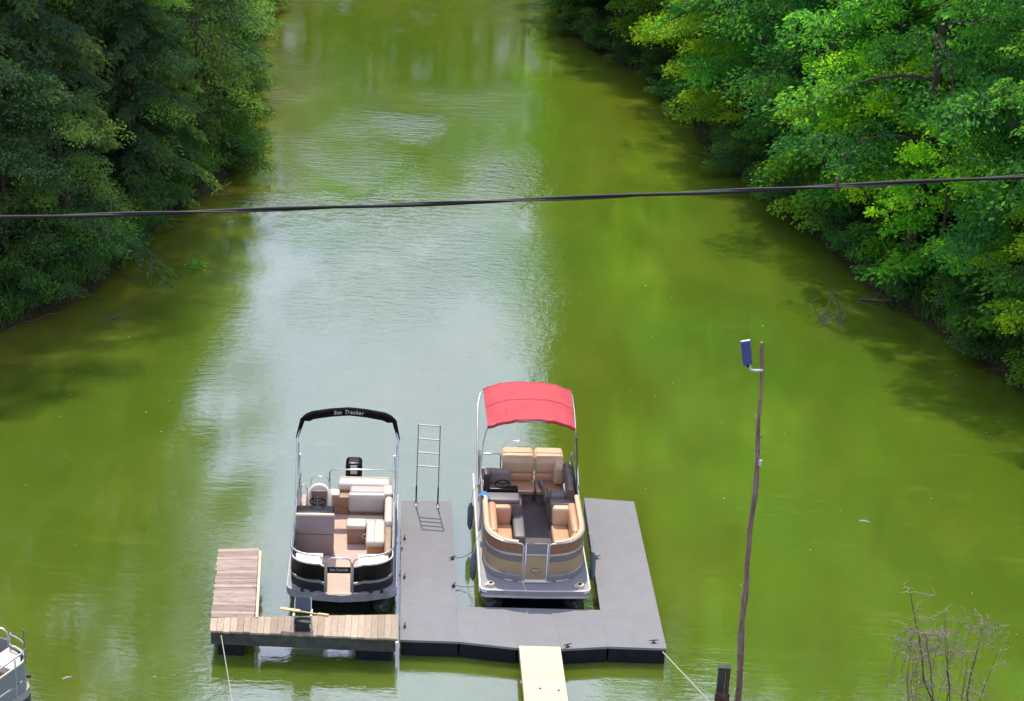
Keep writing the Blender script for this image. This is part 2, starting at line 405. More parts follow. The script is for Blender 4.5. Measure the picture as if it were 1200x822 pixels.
def tree_meshes(seed, H, Rc, kind):
    rg = np.random.RandomState(seed); rr = random.Random(seed)
    wood = MB(); twigs = MB()
    lean = (rr.uniform(-.05, .05), rr.uniform(-.05, .05))
    def ax(z): return (lean[0] * z + .12 * math.sin(z * .5 + seed), lean[1] * z + .12 * math.cos(z * .43 + seed))
    r0 = {'olive': .16, 'tall': .15, 'broad': .19, 'bright': .13, 'hem': .2, 'shrub': .05}[kind] * (H / 13 if kind != 'shrub' else 1)
    if kind != 'shrub':
        pts = [(*ax(H * t), H * t) for t in np.linspace(-.03, .97, 12)]
        rad = [r0 * (1.25 if i == 0 else 1) * (1 - .9 * t) + .012 for i, t in enumerate(np.linspace(0, 1, 12))]
        wood.tube(pts, rad, 8)
    LS0 = {'broad': .17, 'bright': .16, 'olive': .11, 'tall': .30}.get(kind, .15) * (.85 if seed % 2 else 1.05)
    CC, DD, NN, LL, WW, TT = [], [], [], [], [], []
    def pad(c, dirv, rx, rz, num, size, base, flat=.45, hang=0.):
        q = rg.normal(size=(num, 3)); q /= (np.linalg.norm(q, axis=1, keepdims=True) + 1e-6); q *= rg.rand(num, 1) ** .45
        P = q * np.array([rx, rx, rz]) + np.array(c)
        P[:, 2] -= (q[:, 0] ** 2 + q[:, 1] ** 2) * rx * (.30 + hang)
        nrm = rg.normal(size=(num, 3)) * flat + np.array([0, 0, 1.]) + np.array([dirv[0], dirv[1], 0]) * .25
        d = q.copy(); d[:, 2] = -.35; d += rg.normal(size=(num, 3)) * .45 + np.array([dirv[0], dirv[1], 0]) * .6
        CC.append(P); DD.append(d); NN.append(nrm); LL.append(size * (.7 + .6 * rg.rand(num))); WW.append(size * (.38 + .3 * rg.rand(num)))
        TT.append(np.clip(base + .16 * rg.normal(size=num), 0, 1))
    if kind in ('broad', 'bright', 'olive', 'tall'):
        nl = int(30 * (H / 13) ** .7)
        for i in range(nl):
            t = .10 + .88 * (i + .5) / nl + rr.uniform(-.02, .02)
            az = i * 2.4 + rr.uniform(-.4, .4)
            prof = math.sin(min(1, (t + .18) / .62) * math.pi / 2) * (1 - max(0, t - .55) ** 1.6 * 2.1)
            if kind == 'tall': prof = min(1, .5 + t * 2) * (1 - max(0, t - .82) * 3.6)
            L = Rc * max(.22, prof) * rr.uniform(.7, 1.12)
            z = H * t; x0, y0 = ax(z)
            path = limb_path(rg, z, az, L, rr.uniform(.25, .6), rr.uniform(.35, .75), 7, x0, y0)
            rb = max(.012, r0 * .38 * (1 - t * .6))
            (wood).tube(path, [rb * (1 - k / 8.) + .006 for k in range(8)], 5, cap=False)
            lt = rr.random() ** 1.5 * .8
            for k in range(2, 8):
                c = Vector(path[k])
                for s_ in range(2 if k < 7 else 1):
                    a2 = az + (1 if s_ else -1) * rr.uniform(.5, 1.2)
                    off = rr.uniform(.2, .9) * L * .26 if k < 7 else 0
                    cc = c + Vector((math.cos(a2) * off, math.sin(a2) * off, rr.uniform(-.15, .25)))
                    if off > .25: twigs.tube([c, (c + cc) / 2 + Vector((0, 0, .05)), cc], [.012, .009, .005], 3, cap=False)
                    if rr.random() < .20: continue
                    rx = rr.choice((.38, .5, .62, .8, 1.0)); lsz = LS0 * rr.uniform(.75, 1.3)
                    pad(cc, (math.cos(a2), math.sin(a2)), rx, rr.uniform(.10, .38) * (.6 + rx * .5), int((44 + 70 * rx * rx) * (.15 / LS0) ** 1.1), lsz,
                        min(1, lt * (.45 + .55 * k / 7) + rr.uniform(-.08, .22)), .85, .1)
    elif kind == 'hem':
        nl = int(62 * (H / 14))
        for i in range(nl):
            t = .06 + .92 * (i + .5) / nl
            az = i * 2.4 + rr.uniform(-.5, .5)
            L = Rc * (1 - t) ** .62 * rr.uniform(.6, 1.15) + .25
            z = H * t; x0, y0 = ax(z)
            path = limb_path(rg, z, az, L, rr.uniform(-.02, .28), rr.uniform(.3, .62), 7, x0, y0)
            wood.tube(path, [.035 * (1 - t * .5) * (1 - k / 8.) + .005 for k in range(8)], 4, cap=False)
            base = rr.random() ** 2 * .7
            if rr.random() < .10:      # a dead grey limb, bare
                continue
            for k in range(1, 8):
                P0 = np.array(path[k]); nb = 5
                for s_ in range(nb):
                    side = 1 if s_ % 2 else -1
                    a2 = az + side * rr.uniform(.5, 1.15) * (0 if (k == 7 and s_ == 0) else 1)
                    bl = L * .34 * (1.1 - .09 * k) * rr.uniform(.5, 1.1) + .12
                    num = int(9 + bl * 13)
                    tt = rg.rand(num)
                    dirb = np.array([math.cos(a2), math.sin(a2), -.25])
                    P = P0 + dirb * (tt * bl)[:, None]; P[:, 2] -= tt ** 2 * bl * .45
                    P += rg.normal(size=(num, 3)) * np.array([.055, .055, .03])
                    sd_ = np.where(rg.rand(num) < .5, 1, -1) * (.5 + .6 * rg.rand(num))
                    ang = a2 + sd_
                    d = np.stack([np.cos(ang), np.sin(ang), -.35 - .5 * rg.rand(num)], 1)
                    nrm = rg.normal(size=(num, 3)) * .9 + np.array([0, 0, 1.])
                    CC.append(P); DD.append(d); NN.append(nrm); LL.append(.15 + .13 * rg.rand(num)); WW.append(.035 + .035 * rg.rand(num))
                    TT.append(np.clip(base * (.3 + .7 * tt) + .1 * rg.normal(size=num) + (.25 if k > 5 else 0), 0, 1))
    elif kind == 'shrub':
        for i in range(int(16 * Rc)):
            az = rr.uniform(0, 6.28); L = Rc * rr.uniform(.3, 1); zt = H * rr.uniform(.35, 1) * (1 - .45 * (L / Rc) ** 2)
            path = [(0, 0, 0), (math.cos(az) * L * .35, math.sin(az) * L * .35, zt * .6), (math.cos(az) * L * .75, math.sin(az) * L * .75, zt * .95), (math.cos(az) * L, math.sin(az) * L, zt)]
            wood.tube(path, [.022, .016, .01, .005], 4, cap=False)
            for k in (1, 2, 3):
                pad(path[k], (math.cos(az), math.sin(az)), rr.uniform(.28, .5), rr.uniform(.12, .3), 60, .12, rr.random() ** 1.6 * .8, .8)
    C = np.concatenate(CC); V, F, T = leaves(C, np.concatenate(DD), np.concatenate(NN), np.concatenate(LL), np.concatenate(WW), np.concatenate(TT))
    lm = M[{'broad': 'leaf_broad', 'bright': 'leaf_bright', 'hem': 'leaf_hem', 'olive': 'leaf_olive', 'tall': 'leaf_broad', 'shrub': 'leaf_shrub'}[kind]]
    for a_, b_ in ((wood, twigs),):
        a_.add(b_.v, b_.f, True) if b_.v else None
    crown = mesh_np('crown', V, F, lm, tint=T)
    trunk = wood.mesh('trunk', M['bark'] if kind != 'shrub' else M['twig'])
    return trunk, crown

KINDS = {}
for key, seed, H, Rc, kd in (('broad_a', 11, 13, 4.3, 'broad'), ('broad_b', 12, 15, 4.6, 'broad'), ('broad_c', 13, 10, 3.9, 'broad'), ('tall_a', 61, 33, 3.3, 'tall'), ('tall_b', 62, 27, 4.2, 'tall'), ('olive_a', 51, 12, 3.6, 'olive'), ('olive_b', 52, 8, 2.8, 'olive'), ('bright_a', 21, 9, 3.2, 'bright'), ('bright_b', 22, 6.5, 2.7, 'bright'),
                             ('hem_a', 31, 15, 3.6, 'hem'), ('hem_b', 32, 12, 3.2, 'hem'), ('hem_c', 33, 9, 2.8, 'hem'),
                             ('shrub_a', 41, 1.7, 1.5, 'shrub'), ('shrub_b', 42, 2.4, 1.7, 'shrub')):
    KINDS[key] = tree_meshes(seed, H, Rc, kd) + (H,)

def plant(key, x, y, scale=1., rz=None, label='', cat='tree', group=None, name=None, tilt=(0, 0), z=None, sz=1.):
    tm, cmh, H = KINDS[key]
    rz = rnd.uniform(0, 6.28) if rz is None else rz
    o = thing(name or 'tree', label, cat, (x, y, (gh(x, y) if z is None else z) - .08), rz, group)
    o.rotation_euler = (tilt[0], tilt[1], rz); o.scale = (scale, scale, scale * sz)
    a = link_mesh('trunk' if cat == 'tree' else 'stem', tm, o); link_mesh('crown' if cat == 'tree' else 'foliage', cmh, o)
    return o

ORD = ['first', 'second', 'third', 'fourth', 'fifth', 'sixth', 'seventh', 'eighth', 'ninth', 'tenth', 'eleventh', 'twelfth', 'thirteenth', 'fourteenth', 'fifteenth', 'sixteenth',
       'seventeenth', 'eighteenth', 'nineteenth', 'twentieth'] + ['twenty-' + q for q in ('first', 'second', 'third', 'fourth', 'fifth', 'sixth', 'seventh', 'eighth', 'ninth')] + ['thirtieth', 'thirty-first', 'thirty-second']
DESC = {'broad_a': 'dark green broadleaf tree', 'broad_b': 'tall broadleaf tree', 'broad_c': 'spreading broadleaf tree', 'bright_a': 'yellow-green young tree', 'bright_b': 'small yellow-green tree',
        'olive_a': 'olive-green small-leaved tree', 'olive_b': 'low olive-green tree', 'hem_a': 'tall dark evergreen', 'hem_b': 'drooping dark evergreen', 'hem_c': 'small dark evergreen', 'shrub_a': 'low leafy shrub', 'shrub_b': 'bushy shrub'}
NAMES = {'broad': 'broadleaf_tree', 'bright': 'young_tree', 'olive': 'small_leaved_tree', 'tall': 'tall_tree', 'hem': 'evergreen_tree', 'shrub': 'shrub'}
rt = random.Random(5)
def row(side, off, y0, y1, step, keys, rowname, visible, sc=(.85, 1.1), jit=.9, sz=1.):
    S = RS if side > 0 else LS; y = y0; i = 0; bank = 'right' if side > 0 else 'left'
    while y < y1:
        yy = y + rt.uniform(-1, 1) * step * .22
        x = np.interp(yy, S[:, 0], S[:, 1]) + side * (off + rt.uniform(-1, 1) * jit) / .8
        key = rt.choice(keys); nm = NAMES[key.split('_')[0]]
        if visible:
            lab = '%s, %s from the camera in the %s, %s bank' % (DESC[key], ORD[i], rowname, bank)
        else:
            lab = 'tree in the wood that climbs the hillside behind the %s bank' % bank
        plant(key, float(x), yy, rt.uniform(*sc), None, lab, 'tree', ('trees in the %s on the %s bank' % (rowname, bank)) if visible else 'trees on the hillside behind the %s bank' % bank, nm,
              sz=sz)
        y += step * rt.uniform(.85, 1.2); i += 1
RB = ['broad_a', 'broad_b', 'broad_c', 'bright_a', 'broad_a', 'broad_c', 'hem_b']
TB = ['tall_a', 'tall_b', 'tall_b']
LB = ['hem_a', 'hem_b', 'olive_a', 'hem_a', 'hem_b', 'hem_a', 'broad_a']
row(1, 1.3, 46, 100, 4.2, ['bright_a', 'broad_c', 'bright_a', 'broad_b', 'broad_c'], 'waterline row', True, (1.0, 1.2), .4, 1.1)
row(1, 5.0, 42, 112, 4.6, RB, 'second row', True)
row(1, 9.5, 40, 122, 5.2, RB, 'third row', True, (1.0, 1.3))
row(1, 15, 42, 72, 6.2, RB, '', False, (1.0, 1.3))
row(1, 13, 68, 128, 5.0, TB, '', False, (.95, 1.15))
row(1, 9, 84, 112, 4.2, TB, '', False, (.9, 1.1), .8)
row(1, 2.4, 101.5, 128, 3.0, ['tall_a'], '', False, (.95, 1.1), .4)
row(1, 21, 66, 132, 5.5, TB, '', False, (1.0, 1.25))
row(1, 27, 46, 132, 6, TB, '', False, (1.0, 1.3))
row(-1, 1.3, 43, 98, 4.0, ['hem_c', 'olive_b', 'hem_b', 'olive_b', 'hem_c'], 'waterline row', True, (.75, 1.0), .5)
row(-1, 4.8, 42, 112, 4.3, LB, 'second row', True, (1.0, 1.25), .9, 1.15)
row(-1, 9.2, 40, 122, 5.0, LB, 'third row', True, (1.1, 1.4), .9, 1.25)
row(-1, 14, 44, 130, 5.6, ['tall_b', 'hem_a'], '', False, (.8, 1.0))
row(-1, 5, 84, 128, 5, ['hem_a', 'olive_a'], '', False, (1.2, 1.4), .9, 1.25)
row(-1, 22, 48, 135, 7, LB, '', False, (1.2, 1.5), .9, 1.2)
for k in range(20):                                  # wood across the head of the cove, seen only mirrored in the water
    x = -44 + k * 4.6 + rt.uniform(-1.5, 1.5)
    for q, yy in enumerate((130, 138, 148)):
        plant(rt.choice(['broad_a', 'broad_b', 'broad_b']), x + q * 2, yy + rt.uniform(-2, 2), rt.uniform(1.0, 1.15), None, 'tree in the wood across the head of the cove', 'tree', 'trees across the head of the cove', 'broadleaf_tree', sz=1.05)
# shrubs that fringe both waterlines
for side, S in ((1, RS), (-1, LS)):
    y = 44.; i = 0
    bank = 'right' if side > 0 else 'left'
    while y < 100:
        x = float(np.interp(y, S[:, 0], S[:, 1])) + side * rt.uniform(.1, .9)
        key = rt.choice(['shrub_a', 'shrub_b']); 
        plant(key, x, y, rt.uniform(.7, 1.05), None, '%s at the water edge, %s from the camera, %s bank' % (DESC[key], ORD[i], bank), 'shrub', 'shrubs fringing the %s waterline' % bank, 'shrub')
        y += rt.uniform(1.9, 3.1); i += 1
# young light-leaved trees that lean out over the water
for (key, x, y, s, lab) in (('bright_b', 11.9, 60.6, 1.0, 'lime-green young tree leaning out over the right waterline above the snag'),
                            ('bright_b', 13.0, 56.2, .85, 'small lime-green tree under the cable by the right waterline'),
                            ('bright_a', 7.9, 73.6, .8, 'lime-green tree where the right bank bulges, top centre-right of the photo'),
                            ('bright_a', 16.6, 68.5, .95, 'lime-green tree high on the right bank near the top edge'),
                            ('bright_b', 17.4, 59.8, 1.1, 'yellow-green young tree near the right picture edge above the cable'),
                            ('bright_b', 14.6, 51.2, .8, 'lime-green tree hanging over the right waterline nearest the picture edge'),
                            ('bright_b', 10.6, 64.6, .75, 'small lime-green tree over the right waterline just beyond the cable'),
                            ('bright_a', 12.9, 62.8, .95, 'lime-green tree crown lit in the middle of the right bank'),
                            ('bright_b', 3.0, 96.5, .9, 'small yellow-green tree farthest up the right shoreline'),
                            ('olive_b', -13.6, 63.6, .9, 'light green young tree among dark evergreens on the left bank'),
                            ('olive_b', -13.9, 55.2, .7, 'small light green tree just above the cable on the left bank')):
    o = plant(key, x, y, s, None, lab, 'tree', None, 'young_tree', tilt=(0, R_(-7 if x > 0 else 7)))
    o.rotation_mode = 'XYZ'
for (x, y, s) in ((6.3, 104, 1.2), (9.5, 102.5, 1.25), (12.2, 106, 1.25), (15, 102, 1.2), (17.5, 98, 1.15), (8, 110, 1.25), (11, 113, 1.3)):
    plant('tall_a', x, y, s, None, 'tree in the wood that climbs the hillside behind the right bank', 'tree', 'trees on the hillside behind the right bank', 'tall_tree')
for (x, y, s, sz, lab) in ((-15.4, 61.0, 1.2, 1.6, 'very tall small-leaved tree just short of the bulge of the left bank'),
                       (-14.0, 67.5, 1.25, 1.65, 'very tall small-leaved tree on the bulge of the left bank'),
                       (-14.6, 73.5, 1.25, 1.7, 'very tall small-leaved tree just beyond the bulge of the left bank')):
    plant('olive_a', x, y, s, None, lab, 'tree', None, 'small_leaved_tree', sz=sz)
# ------------------------------------------------------------------ materials of made things
M['alu'] = mat('brushed_aluminium', (.62, .63, .65), .33, .85, var=.08, scale=14, bump=.05)
M['alu_dull'] = mat('dull_aluminium', (.40, .42, .45), .5, .5, var=.15, scale=6)
M['pontoon'] = mat('pontoon_metal', (.12, .14, .14), .45, .6, var=.25, scale=3, wear=.5, weary=(.12, .15, .08))
M['chrome'] = mat('chrome', (.75, .75, .77), .18, .95, var=.03)
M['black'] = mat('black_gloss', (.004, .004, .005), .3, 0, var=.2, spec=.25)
M['blackm'] = mat('black_plastic', (.02, .021, .024), .6, var=.25, wear=.3, weary=(.07, .075, .08))
M['float'] = mat('dock_float', (.008, .011, .018), .5, spec=.25, var=.3, scale=2.5, wear=.35, weary=(.05, .06, .05), rnd_amt=.25)
M['canvas_k'] = mat('black_canvas', (.005, .005, .006), .9, var=.3, spec=.15, bump=.3, bscale=220)
M['canvas_r'] = mat('faded_red_canvas', (.50, .06, .075), .8, var=.08, scale=2.2, bump=.35, bscale=160, col2=(.44, .045, .055), wear=.35, weary=(.60, .13, .14))
M['vinyl_w'] = mat('cream_vinyl', (.62, .55, .44), .45, var=.06, scale=5, bump=.12, bscale=30, wear=.2, weary=(.45, .40, .33))
M['vinyl_wg'] = mat('pale_grey_vinyl', (.46, .40, .36), .5, var=.06, scale=5, bump=.1, bscale=30)
M['vinyl_t'] = mat('tan_vinyl', (.58, .32, .175), .42, var=.08, scale=4, bump=.15, bscale=26, wear=.25, weary=(.45, .25, .14))
M['vinyl_tl'] = mat('light_tan_vinyl', (.66, .46, .28), .42, var=.06, scale=4, bump=.12, bscale=26)
M['vinyl_g'] = mat('charcoal_vinyl', (.17, .13, .115), .45, var=.12, scale=6, bump=.15, bscale=30)
M['plast_tan'] = mat('tan_plastic', (.34, .215, .13), .55, var=.12, scale=4)
M['plast_or'] = mat('caramel_plastic', (.50, .26, .11), .5, var=.12, scale=4)
M['cons_hi'] = mat('grey_brown_plastic', (.30, .255, .25), .5, var=.06, scale=3)
M['cons_lo'] = mat('brown_plastic', (.265, .20, .185), .5, var=.06, scale=3)
M['carpet_p'] = mat('pinkish_carpet', (.60, .44, .35), .95, var=.07, scale=7, bump=.5, bscale=260)
M['carpet_g'] = mat('grey_carpet', (.15, .13, .125), .95, var=.12, scale=4, bump=.5, bscale=260)
M['deck_g'] = mat('grey_deck_edge', (.27, .265, .27), .6, var=.08, scale=6)
M['tanpanel'] = mat('tan_fence_panel', (.42, .32, .18), .45, .25, var=.06, scale=3)
M['cons_dk'] = mat('dark_grey_plastic', (.15, .137, .137), .5, var=.1, scale=5)
M['copper'] = mat('copper_brown_panel', (.30, .155, .09), .45, .25, var=.08, scale=3)
M['taupe'] = mat('taupe_stripe', (.20, .18, .165), .5, .2, var=.06)
M['mesh_g'] = mat('grey_gate_mesh', (.24, .225, .225), .7, var=.06, bump=.4, bscale=240)
M['bluegrey'] = mat('blue_grey_panel', (.20, .235, .27), .45, .1, var=.06, scale=2)
M['fender'] = mat('blue_grey_fender', (.12, .165, .20), .5, var=.12)
M['white'] = mat('white_paint', (.66, .66, .64), .4, var=.05, wear=.15, weary=(.4, .39, .35))
M['rope'] = mat('pale_rope', (.50, .50, .36), .9, var=.15, scale=40, bump=.5, bscale=300)
M['rope_g'] = mat('grey_green_rope', (.16, .19, .15), .9, var=.15, scale=40)
M['plank'] = mat('weathered_plank', (.45, .365, .265), .85, var=.16, scale=5, bump=.5, bscale=22, stretch=(6, .8, 3), col2=(.36, .27, .205), wear=.35, weary=(.20, .15, .11), rnd_amt=.24)
M['plank_c'] = mat('stained_cross_plank', (.42, .33, .27), .9, var=.16, scale=2.2, bump=.7, bscale=18, stretch=(.8, 4, 3), col2=(.28, .21, .17), wear=.7, weary=(.14, .105, .08), rnd_amt=.26)
M['gang'] = mat('cream_painted_board', (.60, .55, .35), .7, var=.03, scale=3, bump=.25, bscale=20, stretch=(1, 6, 1), wear=.3, weary=(.50, .44, .28), rnd_amt=.07)
M['cream_wood'] = mat('cream_edge_board', (.62, .50, .36), .7, var=.08, scale=4)
M['fascia'] = mat('algae_stained_fascia', (.075, .085, .065), .9, var=.3, scale=4, wear=.5, weary=(.13, .13, .11))
M['dockgrey'] = mat('grey_dock_surface', (.228, .226, .233), .88, var=.05, scale=2.6, bump=.6, bscale=90, wear=.35, weary=(.185, .18, .185), rnd_amt=.035)
M['pole'] = mat('peeling_pole', (.42, .27, .20), .92, var=.3, scale=3, bump=.9, bscale=14, stretch=(5, 5, .7), wear=.8, weary=(.16, .09, .06))
M['solar'] = mat('solar_cells', (.12, .17, .46), .22, .1, var=.12, scale=12, coat=.4)
M['brownwood'] = mat('rotten_brown_wood', (.15, .075, .05), .9, var=.3, scale=9, bump=.8, bscale=20, wear=.5, weary=(.32, .2, .14))
M['yellow'] = mat('yellow_wood', (.66, .50, .24), .55, var=.1, scale=4)
M['sling'] = mat('blue_grey_sling', (.10, .12, .19), .7, var=.15, scale=8, bump=.3, bscale=200)
M['wire'] = mat('weathered_cable', (.012, .012, .012), .7, var=.2, scale=20)
M['wire2'] = mat('grey_steel_strand', (.07, .066, .064), .7, .1, var=.15, scale=20)
M['blue'] = mat('blue_cloth', (.04, .20, .50), .8, var=.1, scale=6)
M['red'] = mat('dark_red_cloth', (.28, .03, .03), .8, var=.2, scale=9)
M['letters'] = mat('pale_grey_lettering', (.42, .42, .44), .6, var=.02)
M['dial'] = mat('cream_plastic', (.62, .53, .38), .5, var=.05)

def poly_panel(name, quad, z0, z1, material, parent, inset=.0014):
    c = np.mean(np.array(quad), axis=0); q = []
    for p_ in quad:
        v = np.array(p_) - c; L = np.linalg.norm(v); q.append(tuple(c + v * (1 - inset / L)))
    b = MB(); b.prism(q, z0, z1); return b.build(name, material, parent)

def lerp(a, b_, t): return (a[0] + (b_[0] - a[0]) * t, a[1] + (b_[1] - a[1]) * t)

# ------------------------------------------------------------------ grey floating dock
dock = thing('floating_dock', 'grey U-shaped floating dock with black float edges around the red-topped boat', 'dock', (0, 0, 0))
FL, FR, BL, BR = (-2.01, 34.97), (3.46, 35.12), (-2.43, 41.32), (3.06, 41.85)
BLi, BRi, SL, SR = (-1.26, 41.40), (1.87, 41.94), (-.92, 36.45), (2.13, 36.59)
ML, MRt = lerp(FL, BL, .232), lerp(FR, BR, .228)
ZT = .38
front = [FL, lerp(FL, FR, .22), lerp(FL, FR, .44), lerp(FL, FR, .60), lerp(FL, FR, .78), FR]
front[2] = (.39, 34.86); front[3] = (1.3, 34.90)
back = [ML, SL, lerp(SL, SR, .36), lerp(SL, SR, .66), SR, MRt]
for i in range(5): poly_panel('deck_panel', [front[i], front[i + 1], back[i + 1], back[i]], ZT - .05, ZT, M['dockgrey'], dock)
for (a, b_, c, d, N) in ((ML, SL, BLi, BL, 4), (SR, MRt, BR, BRi, 4)):
    for k in range(N):
        t0, t1 = k / N, (k + 1) / N
        poly_panel('deck_panel', [lerp(a, d, t0), lerp(b_, c, t0), lerp(b_, c, t1), lerp(a, d, t1)], ZT - .05, ZT, M['dockgrey'], dock)
def inset_poly(q, s): 
    c = np.mean(np.array(q), axis=0); return [tuple(c + (np.array(p_) - c) * s) for p_ in q]
for i in range(5): poly_panel('float', [front[i], front[i + 1], back[i + 1], back[i]], -.2, ZT - .054, M['float'], dock, .035)
for (a, b_, c, d, N) in ((ML, SL, BLi, BL, 3), (SR, MRt, BR, BRi, 3)):
    for k in range(N):
        t0, t1 = k / N, (k + 1) / N
        poly_panel('float', [lerp(a, d, t0), lerp(b_, c, t0), lerp(b_, c, t1), lerp(a, d, t1)], -.2, ZT - .054, M['float'], dock, .035)
def cleat(x, y, z, rz, parent):
    b = MB(); m4 = Matrix.Translation((x, y, z)) @ Matrix.Rotation(rz, 4, 'Z')
    b.box(-.04, .04, -.03, .03, 0, .012, m4); b.box(-.018, -.008, -.01, .01, .012, .05, m4); b.box(.008, .018, -.01, .01, .012, .05, m4)
    b.tube([m4 @ Vector(q) for q in ((-.10, 0, .055), (-.05, 0, .062), (.05, 0, .062), (.10, 0, .055))], [.008, .013, .013, .008], 6)
    return b.build('cleat', M['blackm'], parent)
for (x, y, rz) in ((-1.10, 38.55, .7), (-1.02, 37.3, 1.2), (2.10, 38.9, .3), (-1.95, 35.5, 1.5), (3.2, 35.33, .2), (1.42, 35.0, .5), (-2.1, 37.6, 1.5), (-2.22, 39.4, 1.5)): cleat(x, y, ZT, rz, dock)

# swimming ladder flipped up at the end of the left arm
lad = thing('swim_ladder', 'metal swim ladder swung up at the far end of the grey dock', 'ladder', (-1.815, 41.06, ZT), R_(-4.5))
for sx in (-.255, .255):
    b = MB(); b.tube([(sx, 0, .10), (sx, .01, .5), (sx * .99, .03, 2.02), (sx * .99, .03, 2.10)], .013, 8); b.build('rail', M['alu_dull'], lad)
    b = MB(); b.tube([(sx, 0, .10), (sx, 0, .52)], .018, 8); b.build('sleeve', M['blackm'], lad)
    b = MB(); b.tube([(sx + .035 * math.cos(a), .0, .06 + .06 * math.sin(a)) for a in np.linspace(0, 2 * math.pi, 12, endpoint=False)], .009, 6, closed=True)
    b.box(sx - .04, sx + .04, -.06, .06, .0, .012); b.build('hinge', M['alu_dull'], lad)
for z in (1.04, 1.38, 1.73, 2.08):
    b = MB(); b.box(-.245, .245, -.015, .03, z - .009, z + .009); b.build('rung', M['alu_dull'], lad)

# ------------------------------------------------------------------ wooden dock
wd = thing('wooden_dock', 'weathered wooden L-shaped dock with plank walkway on a black float drum', 'dock', (0, 0, 0))
WF0, WF1, WB1, WB0 = (-5.84, 34.56), (-2.04, 34.58), (-2.09, 35.60), (-5.90, 35.10)
NP = 28
for k in range(NP):
    t0, t1 = k / NP, (k + 1) / NP
    j = rnd.uniform(-.018, .018)
    q = [lerp(WF0, WF1, t0), lerp(WF0, WF1, t1), lerp(WB0, WB1, t1), lerp(WB0, WB1, t0)]
    q = [(q[0][0], q[0][1] + j), (q[1][0], q[1][1] + j), q[2], q[3]]
    dz = rnd.uniform(-.004, .004)
    poly_panel('plank', q, .58 + dz, .62 + dz, M['plank'], wd, .014)
NC = 24
A0, A1, A2, A3 = (-5.90, 35.115), (-5.01, 35.165), (-5.33, 38.19), (-6.22, 38.06)
for k in range(NC):
    t0, t1 = k / NC, (k + 1) / NC; j0, j1 = rnd.uniform(-.02, .02), rnd.uniform(-.008, .008)
    q = [lerp(A0, A3, t0), lerp(A1, A2, t0), lerp(A1, A2, t1), lerp(A0, A3, t1)]
    q = [(q[0][0] + j0, q[0][1]), (q[1][0] + j1, q[1][1]), (q[2][0] + j1, q[2][1]), (q[3][0] + j0, q[3][1])]
    dz = rnd.uniform(-.005, .005)
    poly_panel('plank', q, .585 + dz, .625 + dz, M['plank_c'], wd, .010)
b = MB(); b.prism([(A1[0] + .012, A1[1]), (A1[0] + .07, A1[1]), (A2[0] + .07, A2[1] - .15), (A2[0] + .012, A2[1] - .15)], .50, .64); b.build('edge_board', M['cream_wood'], wd)
b = MB(); b.prism([(WF0[0] + .02, WF0[1] + .03), (WF1[0] - .01, WF1[1] + .03), (WF1[0] - .01, WF1[1] + .08), (WF0[0] + .02, WF0[1] + .08)], .30, .575); b.build('fascia', M['fascia'], wd)
b = MB(); b.prism([(WB0[0] + 1.0, WB0[1] + .03), (WB1[0], WB1[1] - .09), (WB1[0], WB1[1] - .04), (WB0[0] + 1., WB0[1] + .08)], .34, .575); b.build('fascia', M['fascia'], wd)
for s_, e_ in (((A0[0] + .04, A0[1]), (A3[0] + .06, A3[1])), ((A1[0] - .05, A1[1]), (A2[0] - .05, A2[1] - .02))):
    b = MB(); b.prism([s_, (s_[0] + .05, s_[1]), (e_[0] + .05, e_[1]), e_], .36, .578); b.build('joist', M['fascia'], wd)
b = MB(); b.rbox(-5.72, -5.18, 34.68, 35.35, -.2, .36, .06); b.build('float_drum', M['float'], wd)
b = MB(); b.rbox(-6.1, -5.45, 37.2, 37.9, -.2, .36, .06); b.build('float_drum', M['float'], wd)
b = MB(); b.rbox(-2.9, -2.15, 34.75, 35.40, -.2, .30, .06); b.build('float_drum', M['float'], wd)
for x in (-4.6, -3.6):
    b = MB(); b.box(x, x + .3, 34.628, 34.643, .33, .41); b.build('bracket', M['alu_dull'], wd)
pp = thing('pvc_pipe', 'thin white pipe standing upright between the wooden and the grey dock', 'pipe', (-2.045, 34.5, -.3))
b = MB(); b.tube([(0, 0, 0), (0, 0, .86)], .026, 8); b.build('pipe', M['white'], pp)
b = MB(); b.tube([(0, 0, .84), (0, 0, .9)], .034, 8); b.build('cap', M['white'], pp)

# ------------------------------------------------------------------ gangway to the shore
G0, G1 = (.43, 34.80), (1.25, 34.83); dxg = .055
gw = thing('gangway', 'cream painted board gangway leading from the grey dock to the near shore', 'gangway', (0, 0, 0))
NG = 34
for k in range(NG):
    y0 = -k * .155; y1 = y0 - .150
    x0 = .43 + dxg * -y0; x1 = .43 + dxg * -y1
    z0 = .46 + .075 * -y0
    q = [(x0, 34.82 + y0), (x0 + .84, 34.85 + y0), (x1 + .84, 34.85 + y1), (x1, 34.82 + y1)]
    b = MB(); b.prism(q, z0 - .03, z0 + rnd.uniform(-.002, .002)); b.build('board', M['gang'], gw)
for dx in (.0, .79):
    b = MB()
    a0 = Vector((.43 + dx, 34.82, .28)); a1 = Vector((.43 + dx + dxg * 5.2, 34.82 - 5.2, .28 + .39))
    V = []
    for p_ in (a0, a1):
        for ox, oz in ((0, 0), (.045, 0), (.045, .145), (0, .145)): V.append((p_.x + ox, p_.y, p_.z + oz))
    b.add(V, [(0, 3, 2, 1), (4, 5, 6, 7), (0, 1, 5, 4), (1, 2, 6, 5), (2, 3, 7, 6), (3, 0, 4, 7)]); b.build('side_beam', M['plank'], gw)
for dx in (.2, .5, .7):
    b = MB(); b.tube([(.43 + dx, 34.84, ZT + .004), (.43 + dx, 34.84, ZT + .03)], .035, 8); b.build('bolt', M['white'], gw)
